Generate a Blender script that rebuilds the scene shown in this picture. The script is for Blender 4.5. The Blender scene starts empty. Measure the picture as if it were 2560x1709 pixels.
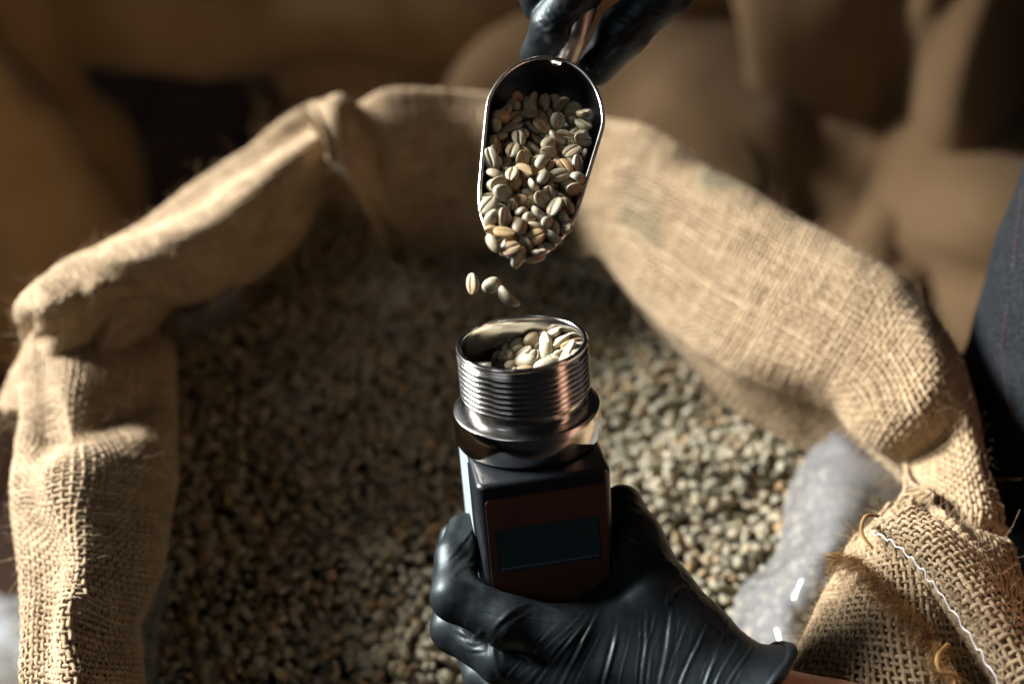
import bpy, bmesh, math, random
import numpy as np
from mathutils import Matrix, Vector, Euler, Quaternion

# ------------------------------------------------------------------ camera, world, lamps, exposure
scene = bpy.context.scene
COL = scene.collection
FPX, IW, IH = 3555.0, 2560.0, 1709.0
PITCH = math.radians(40)
CAM = np.array([0.0, 0.0, 1.16])
RIGHT = np.array([1.0, 0, 0]); UP = np.array([0, math.sin(PITCH), math.cos(PITCH)])
BACK = np.array([0, -math.cos(PITCH), math.sin(PITCH)])
cd = bpy.data.cameras.new('camera'); cam = bpy.data.objects.new('camera', cd); COL.objects.link(cam)
cam.location = CAM; cam.rotation_euler = (math.pi/2-PITCH, 0, 0)
cd.sensor_width = 36.0; cd.lens = 36.0*FPX/IW; cd.clip_start = 0.02; cd.clip_end = 60
cd.dof.use_dof = True; cd.dof.focus_distance = 0.632; cd.dof.aperture_fstop = 3.8
scene.camera = cam
wd = bpy.data.worlds.new("World"); scene.world = wd; wd.use_nodes = True
wd.node_tree.nodes['Background'].inputs[0].default_value = (0.80, 0.90, 1.0, 1)
wd.node_tree.nodes['Background'].inputs[1].default_value = 0.010
def area(name, loc, target, sx, sy, power, color, spread=180):
    l = bpy.data.lights.new(name, 'AREA'); l.shape = 'RECTANGLE'; l.size = sx; l.size_y = sy
    l.energy = power; l.color = color
    o = bpy.data.objects.new(name, l); COL.objects.link(o); o.location = loc
    l.spread = math.radians(spread)
    o.rotation_euler = (Vector(target)-Vector(loc)).to_track_quat('-Z', 'Y').to_euler()
    return o
area('window_light', (-1.98, 1.40, 1.57), (0.08, 0.46, 0.58), 0.90, 0.85, 29, (1.0, 0.975, 0.94), 48)
area('side_window_light', (-1.15, -0.50, 1.80), (0.0, 0.5, 0.72), 1.0, 0.70, 0.6, (0.88, 0.95, 1.0), 80)
area('rear_window_light', (-1.1, 2.7, 1.25), (0.0, 0.6, 0.7), 0.5, 0.9, 1.1, (0.85, 0.95, 1.0))
scene.view_settings.view_transform = 'Standard'; scene.view_settings.look = 'None'
scene.view_settings.exposure = 0.0; scene.view_settings.gamma = 1.0
scene.cycles.max_bounces = 8; scene.cycles.transparent_max_bounces = 12
scene.cycles.caustics_reflective = False; scene.cycles.caustics_refractive = False
scene.cycles.sample_clamp_indirect = 4.0

# ------------------------------------------------------------------ helpers
rng = np.random.default_rng(11); rnd = random.Random(5)
def W(px, py, d):                                   # photograph pixel + depth along the lens axis -> place in the room
    return CAM + RIGHT*(px-IW/2)/FPX*d - UP*(py-IH/2)/FPX*d - BACK*d
def WZ(px, py, z):                                  # photograph pixel + height -> place
    t = (py-IH/2)/FPX
    return W(px, py, (CAM[2]-z)/(math.sin(PITCH)+t*math.cos(PITCH)))
def PX(p):
    q = np.asarray(p)-CAM; d = -(q@BACK)
    return np.stack([IW/2+FPX*(q@RIGHT)/d, IH/2-FPX*(q@UP)/d, d], -1)
def tag(o, label=None, cat=None, group=None, kind=None):
    if label: o['label'] = label
    if cat: o['category'] = cat
    if group: o['group'] = group
    if kind: o['kind'] = kind
    return o
def empty(name, loc=(0, 0, 0), mat=None):
    o = bpy.data.objects.new(name, None); COL.objects.link(o); o.empty_display_size = 0.02
    if mat is not None: o.matrix_world = mat
    else: o.location = loc
    return o
def link(name, me, mat=None, parent=None):
    o = bpy.data.objects.new(name, me); COL.objects.link(o)
    if mat is not None and not me.materials: me.materials.append(mat)
    if parent is not None:
        o.parent = parent
    return o
def mesh(name, V, F, smooth=True, attrs=None, uv=None):
    """V (n,3); F array (m,k) or list of faces; attrs {name: per-vertex floats}; uv per-vertex (n,2)"""
    me = bpy.data.meshes.new(name)
    V = np.asarray(V, np.float32)
    if isinstance(F, np.ndarray):
        m, k = F.shape
        me.vertices.add(len(V)); me.vertices.foreach_set('co', V.ravel())
        me.loops.add(m*k); me.loops.foreach_set('vertex_index', F.astype(np.int32).ravel())
        me.polygons.add(m); me.polygons.foreach_set('loop_start', np.arange(0, m*k, k, dtype=np.int32))
        me.update(calc_edges=True)
    else:
        me.from_pydata(V.tolist(), [], [list(map(int, f)) for f in F])
    me.validate()
    if smooth: me.polygons.foreach_set('use_smooth', np.ones(len(me.polygons), bool))
    for n, a in (attrs or {}).items():
        at = me.attributes.new(n, 'FLOAT', 'POINT'); at.data.foreach_set('value', np.asarray(a, np.float32))
    if uv is not None:
        ul = me.uv_layers.new(name='UVMap'); vi = np.empty(len(me.loops), np.int32); me.loops.foreach_get('vertex_index', vi)
        ul.data.foreach_set('uv', np.asarray(uv, np.float32)[vi].ravel())
    return me
def local(me, M):                                   # world-space mesh -> the parent's frame
    me.transform(M.inverted()); return me
def grid_faces(n, m, close_u=False, close_v=False):
    i = np.arange(n if close_u else n-1); j = np.arange(m if close_v else m-1)
    I, J = np.meshgrid(i, j, indexing='ij'); I2 = (I+1) % n; J2 = (J+1) % m
    return np.stack([I*m+J, I*m+J2, I2*m+J2, I2*m+J], -1).reshape(-1, 4)
def catmull(P, n):                                  # P (k,...) -> n samples, uniform in the parameter
    P = np.asarray(P, float); k = len(P); t = np.linspace(0, k-1, n); i = np.minimum(t.astype(int), k-2); f = (t-i)
    f = f.reshape((-1,)+(1,)*(P.ndim-1))
    Q = np.concatenate([2*P[:1]-P[1:2], P, 2*P[-1:]-P[-2:-1]])
    a, b, c, d = Q[i], Q[i+1], Q[i+2], Q[i+3]
    return .5*((2*b)+(c-a)*f+(2*a-5*b+4*c-d)*f**2+(-a+3*b-3*c+d)*f**3)
def arclen(C, n):                                   # resample a curve (k,3) to n points of equal spacing
    s = np.r_[0, np.cumsum(np.linalg.norm(np.diff(C, axis=0), axis=1))]
    q = np.linspace(0, s[-1], n); return np.stack([np.interp(q, s, C[:, a]) for a in range(3)], -1)
def tube(path, radii, sides=8, caps=True, flat=None):
    P = np.asarray(path, float); n = len(P); R = np.broadcast_to(np.asarray(radii, float), (n,))
    T = np.gradient(P, axis=0); T /= np.linalg.norm(T, axis=1)[:, None]+1e-12
    ref = np.array([0, 0, 1.]) if abs(T[0, 2]) < .9 else np.array([1., 0, 0])
    A = np.cross(T, ref); A /= np.linalg.norm(A, axis=1)[:, None]+1e-12; B = np.cross(T, A)
    th = np.arange(sides)*2*math.pi/sides
    k = 1.0 if flat is None else flat
    V = P[:, None]+R[:, None, None]*(np.cos(th)[None, :, None]*A[:, None]+k*np.sin(th)[None, :, None]*B[:, None])
    F = grid_faces(n, sides, False, True).tolist()
    if caps: F += [list(range(sides)), [(n-1)*sides+j for j in range(sides)][::-1]]
    return V.reshape(-1, 3), F
def join(parts):
    V = []; F = []; b = 0
    for v, f in parts:
        V.append(np.asarray(v)); F += [[int(i)+b for i in q] for q in f]; b += len(v)
    return np.concatenate(V), F
def strands(Ps, r, sides=3):                        # many fibres at once: Ps (m,k,3) -> one mesh
    m, k, _ = Ps.shape
    T = np.gradient(Ps, axis=1); T /= np.linalg.norm(T, axis=2)[..., None]+1e-12
    ref = np.array([.31, .57, .76]); A = np.cross(T, ref); A /= np.linalg.norm(A, axis=2)[..., None]+1e-9; B = np.cross(T, A)
    th = np.arange(sides)*2*math.pi/sides
    rr = (np.asarray(r).reshape(-1, 1)*np.linspace(1, .45, k)[None])[..., None, None]
    V = Ps[:, :, None]+rr*(np.cos(th)[:, None]*A[:, :, None]+np.sin(th)[:, None]*B[:, :, None])
    f = grid_faces(k, sides, False, True)
    F = (f[None]+(np.arange(m)*k*sides)[:, None, None]).reshape(-1, 4)
    return V.reshape(-1, 3), F
def noise3(P, seed, scale, octs=3):                 # cheap smooth noise: sum of random sines
    r = np.random.default_rng(seed); P = np.asarray(P)/scale; out = 0; amp = 1
    for o in range(octs):
        for _ in range(4):
            k = r.normal(size=3)*2.2; out = out+amp*np.sin(P@k+r.uniform(0, 6.28))/4
        P = P*2.03; amp *= .5
    return out

# ------------------------------------------------------------------ materials
def mat(name):
    m = bpy.data.materials.new(name); m.use_nodes = True
    nt = m.node_tree; b = nt.nodes['Principled BSDF']
    return m, nt, b
def N(nt, typ, **kw):
    n = nt.nodes.new(typ)
    for k, v in kw.items():
        if k in n.inputs: n.inputs[k].default_value = v
        else: setattr(n, k, v)
    return n
def ramp(nt, stops):
    n = nt.nodes.new('ShaderNodeValToRGB'); e = n.color_ramp.elements
    while len(e) < len(stops): e.new(.5)
    for q, (p, c) in zip(e, stops): q.position = p; q.color = (*c, 1)
    return n
def simple(name, col, rough=.5, metal=0., spec=.5, noise=0., nscale=300, bump=0., bscale=800):
    m, nt, b = mat(name); b.inputs['Base Color'].default_value = (*col, 1); b.inputs['Roughness'].default_value = rough
    b.inputs['Metallic'].default_value = metal; b.inputs['Specular IOR Level'].default_value = spec
    tc = N(nt, 'ShaderNodeTexCoord')
    if noise:
        t = N(nt, 'ShaderNodeTexNoise', Scale=nscale, Detail=4.0); nt.links.new(tc.outputs['Object'], t.inputs['Vector'])
        r = ramp(nt, [(.3, tuple(c*(1-noise) for c in col)), (.7, tuple(min(1, c*(1+noise)) for c in col))])
        nt.links.new(t.outputs[0], r.inputs[0]); nt.links.new(r.outputs[0], b.inputs['Base Color'])
        rr = N(nt, 'ShaderNodeMapRange'); rr.inputs[3].default_value = rough*.8; rr.inputs[4].default_value = min(1, rough*1.25)
        nt.links.new(t.outputs[0], rr.inputs[0]); nt.links.new(rr.outputs[0], b.inputs['Roughness'])
    if bump:
        t = N(nt, 'ShaderNodeTexNoise', Scale=bscale, Detail=3.0); nt.links.new(tc.outputs['Object'], t.inputs['Vector'])
        bp = N(nt, 'ShaderNodeBump', Strength=bump, Distance=.0005); nt.links.new(t.outputs[0], bp.inputs['Height'])
        nt.links.new(bp.outputs[0], b.inputs['Normal'])
    return m
def bean_material(name, per_object):
    m, nt, b = mat(name); L = nt.links
    amt = .8 if per_object else .45
    if per_object: src = N(nt, 'ShaderNodeObjectInfo').outputs['Random']
    else: src = N(nt, 'ShaderNodeAttribute', attribute_name='tone').outputs['Fac']
    r = ramp(nt, [(0, (.32, .31, .235)), (.2, (.43, .40, .29)), (.42, (.24, .24, .185)), (.62, (.48, .43, .31)), (.8, (.33, .29, .195)), (.93, (.42, .28, .135)), (1, (.20, .195, .15))])
    L.new(src, r.inputs[0])
    tc = N(nt, 'ShaderNodeTexCoord')
    n1 = N(nt, 'ShaderNodeTexNoise', Scale=210.0, Detail=5.0, noise_dimensions='4D'); L.new(tc.outputs['Object'], n1.inputs['Vector'])
    mw = N(nt, 'ShaderNodeMath', operation='MULTIPLY'); mw.inputs[1].default_value = 40; L.new(src, mw.inputs[0]); L.new(mw.outputs[0], n1.inputs['W'])
    skin = ramp(nt, [(.50, (0, 0, 0)), (.66, (1, 1, 1))]); L.new(n1.outputs[0], skin.inputs[0])
    mx = N(nt, 'ShaderNodeMix', data_type='RGBA'); mx.inputs['B'].default_value = (.34, .20, .085, 1)
    ms = N(nt, 'ShaderNodeMath', operation='MULTIPLY'); ms.inputs[1].default_value = amt; L.new(skin.outputs[0], ms.inputs[0]); L.new(ms.outputs[0], mx.inputs['Factor'])
    L.new(r.outputs[0], mx.inputs['A'])
    gr = N(nt, 'ShaderNodeAttribute', attribute_name='groove')
    n2 = N(nt, 'ShaderNodeTexNoise', Scale=700.0, Detail=2.0); L.new(tc.outputs['Object'], n2.inputs['Vector'])
    gm = N(nt, 'ShaderNodeMath', operation='MULTIPLY'); L.new(gr.outputs['Fac'], gm.inputs[0]); L.new(n2.outputs[0], gm.inputs[1])
    g2 = ramp(nt, [(.15, (0, 0, 0)), (.5, (1, 1, 1))]); L.new(gm.outputs[0], g2.inputs[0])
    m2 = N(nt, 'ShaderNodeMix', data_type='RGBA'); m2.inputs['B'].default_value = (.50, .36, .19, 1)
    L.new(g2.outputs[0], m2.inputs['Factor']); L.new(mx.outputs['Result'], m2.inputs['A'])
    L.new(m2.outputs['Result'], b.inputs['Base Color'])
    b.inputs['Roughness'].default_value = .48; b.inputs['Specular IOR Level'].default_value = .35
    b.inputs['Subsurface Weight'].default_value = 0.0
    bp = N(nt, 'ShaderNodeBump', Strength=.35, Distance=.0003); L.new(n2.outputs[0], bp.inputs['Height']); L.new(bp.outputs[0], b.inputs['Normal'])
    return m
def burlap_material(name, woven):
    m, nt, b = mat(name); L = nt.links
    tc = N(nt, 'ShaderNodeTexCoord')
    n1 = N(nt, 'ShaderNodeTexNoise', Scale=14.0, Detail=3.0); L.new(tc.outputs['Object'], n1.inputs['Vector'])
    n2 = N(nt, 'ShaderNodeTexNoise', Scale=420.0, Detail=3.0); L.new(tc.outputs['Object'], n2.inputs['Vector'])
    add = N(nt, 'ShaderNodeMath', operation='MULTIPLY_ADD'); add.inputs[1].default_value = .45; L.new(n1.outputs[0], add.inputs[0])
    if woven:
        at = N(nt, 'ShaderNodeAttribute', attribute_name='tone'); L.new(at.outputs['Fac'], add.inputs[2])
    else: L.new(n2.outputs[0], add.inputs[2])
    r = ramp(nt, [(.25, (.22, .148, .081)), (.55, (.37, .268, .156)), (.95, (.54, .42, .268))]); L.new(add.outputs[0], r.inputs[0])
    col = r.outputs[0]
    if woven:
        fl = N(nt, 'ShaderNodeMix', data_type='RGBA', blend_type='MULTIPLY'); fl.inputs['Factor'].default_value = .7
        uvn = N(nt, 'ShaderNodeUVMap'); mp = N(nt, 'ShaderNodeMapping'); mp.inputs['Scale'].default_value = (1.1, 9, 1); L.new(uvn.outputs[0], mp.inputs[0])
        sp = N(nt, 'ShaderNodeSeparateXYZ'); L.new(mp.outputs[0], sp.inputs[0])
        nf = N(nt, 'ShaderNodeTexNoise', Scale=1.0, Detail=3.0)
        tw = N(nt, 'ShaderNodeMath', operation='MULTIPLY_ADD'); tw.inputs[1].default_value = 4.5; L.new(sp.outputs[0], tw.inputs[0]); L.new(sp.outputs[1], tw.inputs[2])
        cb = N(nt, 'ShaderNodeCombineXYZ'); L.new(sp.outputs[0], cb.inputs[0]); L.new(tw.outputs[0], cb.inputs[1]); L.new(cb.outputs[0], nf.inputs['Vector'])
        rr = ramp(nt, [(.3, (.55, .5, .45)), (.62, (1.0, 1.0, 1.0))]); L.new(nf.outputs[0], rr.inputs[0])
        L.new(col, fl.inputs['A']); L.new(rr.outputs[0], fl.inputs['B']); col = fl.outputs['Result']
        dy = N(nt, 'ShaderNodeAttribute', attribute_name='dye'); dm = N(nt, 'ShaderNodeMix', data_type='RGBA'); dm.inputs['B'].default_value = (.07, .105, .06, 1)
        L.new(dy.outputs['Fac'], dm.inputs['Factor']); L.new(col, dm.inputs['A']); col = dm.outputs['Result']
        bp = N(nt, 'ShaderNodeBump', Strength=.8, Distance=.0006); L.new(nf.outputs[0], bp.inputs['Height']); L.new(bp.outputs[0], b.inputs['Normal'])
    else:
        w = N(nt, 'ShaderNodeTexNoise', Scale=240.0, Detail=2.0); L.new(tc.outputs['Object'], w.inputs['Vector'])
        bp = N(nt, 'ShaderNodeBump', Strength=.6, Distance=.0015); L.new(w.outputs[0], bp.inputs['Height']); L.new(bp.outputs[0], b.inputs['Normal'])
    L.new(col, b.inputs['Base Color'])
    b.inputs['Roughness'].default_value = .82; b.inputs['Specular IOR Level'].default_value = .22
    b.inputs['Sheen Weight'].default_value = .12; b.inputs['Sheen Roughness'].default_value = .5
    return m
def glove_material():
    m, nt, b = mat('black_nitrile'); L = nt.links; tc = N(nt, 'ShaderNodeTexCoord')
    n1 = N(nt, 'ShaderNodeTexNoise', Scale=60.0, Detail=5.0); L.new(tc.outputs['Object'], n1.inputs['Vector'])
    v = N(nt, 'ShaderNodeTexVoronoi', Scale=620.0); L.new(tc.outputs['Object'], v.inputs['Vector'])
    dust = ramp(nt, [(.0, (1, 1, 1)), (.085, (0, 0, 0))]); L.new(v.outputs['Distance'], dust.inputs[0])
    pick = N(nt, 'ShaderNodeSeparateColor'); L.new(v.outputs['Color'], pick.inputs[0])
    gt = N(nt, 'ShaderNodeMath', operation='GREATER_THAN'); gt.inputs[1].default_value = .62; L.new(pick.outputs[0], gt.inputs[0])
    mu = N(nt, 'ShaderNodeMath', operation='MULTIPLY'); L.new(dust.outputs[0], mu.inputs[0]); L.new(gt.outputs[0], mu.inputs[1])
    film = ramp(nt, [(.35, (.0045, .0058, .0072)), (.75, (.011, .0135, .0155))]); L.new(n1.outputs[0], film.inputs[0])
    mx = N(nt, 'ShaderNodeMix', data_type='RGBA'); mx.inputs['B'].default_value = (.16, .17, .17, 1)
    L.new(mu.outputs[0], mx.inputs['Factor']); L.new(film.outputs[0], mx.inputs['A']); L.new(mx.outputs['Result'], b.inputs['Base Color'])
    rr = N(nt, 'ShaderNodeMapRange'); rr.inputs[3].default_value = .37; rr.inputs[4].default_value = .53; L.new(n1.outputs[0], rr.inputs[0]); L.new(rr.outputs[0], b.inputs['Roughness'])
    b.inputs['Specular IOR Level'].default_value = .29; b.inputs['Specular Tint'].default_value = (.72, .92, 1.0, 1)
    n3 = N(nt, 'ShaderNodeTexNoise', Scale=900.0, Detail=3.0); L.new(tc.outputs['Object'], n3.inputs['Vector'])
    bp = N(nt, 'ShaderNodeBump', Strength=.22, Distance=.0003); L.new(n3.outputs[0], bp.inputs['Height']); L.new(bp.outputs[0], b.inputs['Normal'])
    return m
def denim_material():
    m, nt, b = mat('dark_denim'); L = nt.links; uv = N(nt, 'ShaderNodeTexCoord')
    mp = N(nt, 'ShaderNodeMapping'); mp.inputs['Rotation'].default_value = (.35, .25, .2); L.new(uv.outputs['Object'], mp.inputs[0])
    w = N(nt, 'ShaderNodeTexWave', wave_type='BANDS', bands_direction='Z', Scale=155.0, Distortion=1.2, Detail=2.0); w.inputs['Detail Scale'].default_value = 3; L.new(mp.outputs[0], w.inputs['Vector'])
    n = N(nt, 'ShaderNodeTexNoise', Scale=700.0, Detail=3.0); L.new(uv.outputs['Object'], n.inputs['Vector'])
    mu = N(nt, 'ShaderNodeMath', operation='MULTIPLY'); L.new(w.outputs[1], mu.inputs[0]); L.new(n.outputs[0], mu.inputs[1])
    r = ramp(nt, [(.15, (.0006, .0012, .002)), (.42, (.0022, .004, .0066)), (.62, (.045, .06, .073))]); L.new(mu.outputs[0], r.inputs[0]); L.new(r.outputs[0], b.inputs['Base Color'])
    bp = N(nt, 'ShaderNodeBump', Strength=.6, Distance=.0006); L.new(w.outputs[1], bp.inputs['Height']); L.new(bp.outputs[0], b.inputs['Normal'])
    b.inputs['Roughness'].default_value = .8; b.inputs['Specular IOR Level'].default_value = .2
    return m
def plastic_film():
    m, nt, b = mat('clear_film'); L = nt.links; out = nt.nodes['Material Output']; tc = N(nt, 'ShaderNodeTexCoord')
    v = N(nt, 'ShaderNodeTexNoise', Scale=26.0, Detail=3.0, Distortion=.6); L.new(tc.outputs['Object'], v.inputs['Vector'])
    bp = N(nt, 'ShaderNodeBump', Strength=.06, Distance=.010); L.new(v.outputs[0], bp.inputs['Height'])
    b.inputs['Base Color'].default_value = (.19, .195, .20, 1); b.inputs['Roughness'].default_value = .13; b.inputs['Specular IOR Level'].default_value = .9
    L.new(bp.outputs[0], b.inputs['Normal'])
    tr = N(nt, 'ShaderNodeBsdfTransparent'); tr.inputs[0].default_value = (.92, .94, .95, 1)
    mx = N(nt, 'ShaderNodeMixShader'); mx.inputs[0].default_value = .66
    L.new(tr.outputs[0], mx.inputs[1]); L.new(b.outputs[0], mx.inputs[2]); L.new(mx.outputs[0], out.inputs[0])
    return m
def steel(name, col=(.60, .585, .56), rough=.10, turned=0., aniso=0.):
    m, nt, b = mat(name); b.inputs['Base Color'].default_value = (*col, 1); b.inputs['Metallic'].default_value = 1; b.inputs['Roughness'].default_value = rough
    tc = N(nt, 'ShaderNodeTexCoord'); L = nt.links
    n = N(nt, 'ShaderNodeTexNoise', Scale=90.0, Detail=5.0); L.new(tc.outputs['Object'], n.inputs['Vector'])
    rr = N(nt, 'ShaderNodeMapRange'); rr.inputs[3].default_value = rough*.7; rr.inputs[4].default_value = rough*1.6; L.new(n.outputs[0], rr.inputs[0]); L.new(rr.outputs[0], b.inputs['Roughness'])
    v = N(nt, 'ShaderNodeTexVoronoi', Scale=700.0); L.new(tc.outputs['Object'], v.inputs['Vector'])
    dust = ramp(nt, [(.0, (.75, .72, .66)), (.07, col)]); 
    L.new(v.outputs['Distance'], dust.inputs[0])
    met = ramp(nt, [(.05, (0, 0, 0)), (.07, (1, 1, 1))]); L.new(v.outputs['Distance'], met.inputs[0])
    L.new(dust.outputs[0], b.inputs['Base Color']); L.new(met.outputs[0], b.inputs['Metallic'])
    if turned:
        mp = N(nt, 'ShaderNodeMapping'); mp.inputs['Scale'].default_value = (1, 1, 400) if turned > 0 else (1, 1, 1); L.new(tc.outputs['Object'], mp.inputs[0])
        if turned > 0:
            nn = N(nt, 'ShaderNodeTexNoise', Scale=9.0, Detail=2.0); L.new(mp.outputs[0], nn.inputs['Vector']); h = nn.outputs[0]
        else:
            sx = N(nt, 'ShaderNodeSeparateXYZ'); L.new(tc.outputs['Object'], sx.inputs[0])
            cx = N(nt, 'ShaderNodeCombineXYZ'); L.new(sx.outputs[0], cx.inputs[0]); L.new(sx.outputs[1], cx.inputs[1])
            ln = N(nt, 'ShaderNodeVectorMath', operation='LENGTH'); L.new(cx.outputs[0], ln.inputs[0])
            nn = N(nt, 'ShaderNodeTexNoise', noise_dimensions='1D', Scale=1.0, Detail=2.0); ml = N(nt, 'ShaderNodeMath', operation='MULTIPLY'); ml.inputs[1].default_value = 3200
            L.new(ln.outputs['Value'], ml.inputs[0]); L.new(ml.outputs[0], nn.inputs['W']); h = nn.outputs[0]
        bp = N(nt, 'ShaderNodeBump', Strength=abs(turned), Distance=.0001); L.new(h, bp.inputs['Height']); L.new(bp.outputs[0], b.inputs['Normal'])
    if aniso:
        b.inputs['Anisotropic'].default_value = aniso; tn = N(nt, 'ShaderNodeTangent', direction_type='RADIAL', axis='Z'); L.new(tn.outputs[0], b.inputs['Tangent'])
    return m
M = dict(
    bean=bean_material('green_coffee_bean', True), pile=bean_material('green_coffee_heap', False),
    yarn=burlap_material('jute_yarn', True), cloth=burlap_material('jute_cloth', False),
    fibre=simple('jute_fibre', (.50, .35, .19), .6, noise=.2, nscale=60), tuft=simple('jute_fringe', (.36, .205, .075), .7, noise=.35, nscale=90),
    stitch=simple('white_sewing_thread', (.72, .72, .70), .5), glove=glove_material(), denim=denim_material(), film=plastic_film(),
    chrome=steel('polished_steel', (.66, .64, .62), rough=.14), turned=steel('turned_steel', (.33, .315, .30), .20, turned=-.4), brushed=steel('brushed_steel', rough=.15, aniso=.9),
    handle=steel('handle_steel', (.38, .33, .30), .34), rim=steel('rim_steel', (.70, .69, .67), .22), scoop=steel('scoop_steel', (.55, .545, .53), .19), casing=simple('black_plastic', (.0075, .0095, .013), .34, noise=.1, bump=.12, bscale=2600),
    label=simple('brown_label', (.066, .027, .019), .5, noise=.12, nscale=900), lcd=simple('dark_display', (.018, .042, .052), .16, spec=.6),
    ink=simple('display_print', (.16, .22, .24), .5), pale=simple('pale_reflection', (.26, .32, .34), .4, noise=.06),
    skin=simple('skin', (.56, .31, .21), .5, noise=.12, nscale=120, bump=.25, bscale=500),
    thread=simple('rust_sewing_thread', (.05, .022, .015), .7), dark=simple('dark_brown', (.03, .022, .015), .9))
# ------------------------------------------------------------------ floor and the sacks further off
floor = tag(link('floor', mesh('floor', [(-4, -2, -.02), (4, -2, -.02), (4, 6, -.02), (-4, 6, -.02)], [(0, 1, 2, 3)], False), M['dark']), kind='structure')
wood = simple('floor_wood', (.075, .032, .016), .85, noise=.3, nscale=9)
def box_mesh(name, sx, sy, sz, bev=.003, seg=2):
    bm = bmesh.new(); bmesh.ops.create_cube(bm, size=1)
    for v in bm.verts: v.co = Vector((v.co.x*sx, v.co.y*sy, v.co.z*sz))
    if bev: bmesh.ops.bevel(bm, geom=bm.edges[:], offset=bev, segments=seg, affect='EDGES', profile=.5)
    me = bpy.data.meshes.new(name); bm.to_mesh(me); bm.free(); return me
plank_me = box_mesh('plank', .16, 3.6, .03, .004, 1); plank_me.materials.append(wood)
for i in range(15):
    p = link('plank', plank_me, None, floor); p.location = (-1.15+.164*i, 1.3, -.016+.001*(i % 3))

def pillow(name, label, ctr, size, rot, seed, pinch=.25, print_at=None, folds=(), group='burlap sacks stacked behind the open one'):
    """a filled sack lying or standing: a superellipsoid with slumps, a flat sewn end seam and printed marks"""
    n, m = 64, 48
    u = np.linspace(-math.pi, math.pi, n, endpoint=False); v = np.linspace(-math.pi/2, math.pi/2, m)
    sp = lambda x, e: np.sign(x)*np.abs(x)**e
    U, Vv = np.meshgrid(u, v, indexing='ij')
    x = sp(np.sin(Vv), .72); c = sp(np.cos(Vv), .55)
    y = c*sp(np.cos(U), .8); z = c*sp(np.sin(U), .8)
    P = np.stack([x, y, z], -1)
    P[..., 2] *= 1-pinch*np.abs(x)**3
    P = P*np.array(size)/2
    nn = P/np.array(size)**2; nn /= np.linalg.norm(nn, axis=2)[..., None]+1e-9
    dsp = (.016*noise3(P.reshape(-1, 3), seed, .16, 3)-.030*np.exp(-(noise3(P.reshape(-1, 3)*np.array([1, .5, 1]), seed+40, .24, 2)/.2)**2)).reshape(n, m)
    for (a, b, c0, wd_, dep) in folds:                   # fold: plane a*x+b*y+c*z ridge or groove
        q = P@np.array([a, b, 0.])+P[..., 2]*0-c0
        dsp = dsp+dep*np.exp(-(q/wd_)**2)
    P = P+nn*dsp[..., None]
    t = empty(name, ctr); t.rotation_euler = rot
    tag(t, label, 'sack', group)
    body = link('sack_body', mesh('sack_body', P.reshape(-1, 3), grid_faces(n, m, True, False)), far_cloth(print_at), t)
    s = size[0]/2
    for sg in (-1, 1):
        k = 18; yy = np.linspace(-size[1]*.30, size[1]*.30, k)
        path = np.stack([np.full(k, sg*(s+.004))+.01*np.sin(yy*30+seed), yy, .012*np.sin(yy*22+seed*2)], -1)
        tv, tf = tube(path, .009, 6, True, 2.2)
        link('sewn_seam', mesh('sewn_seam', tv, tf), M['cloth'], t)
    return t
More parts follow.
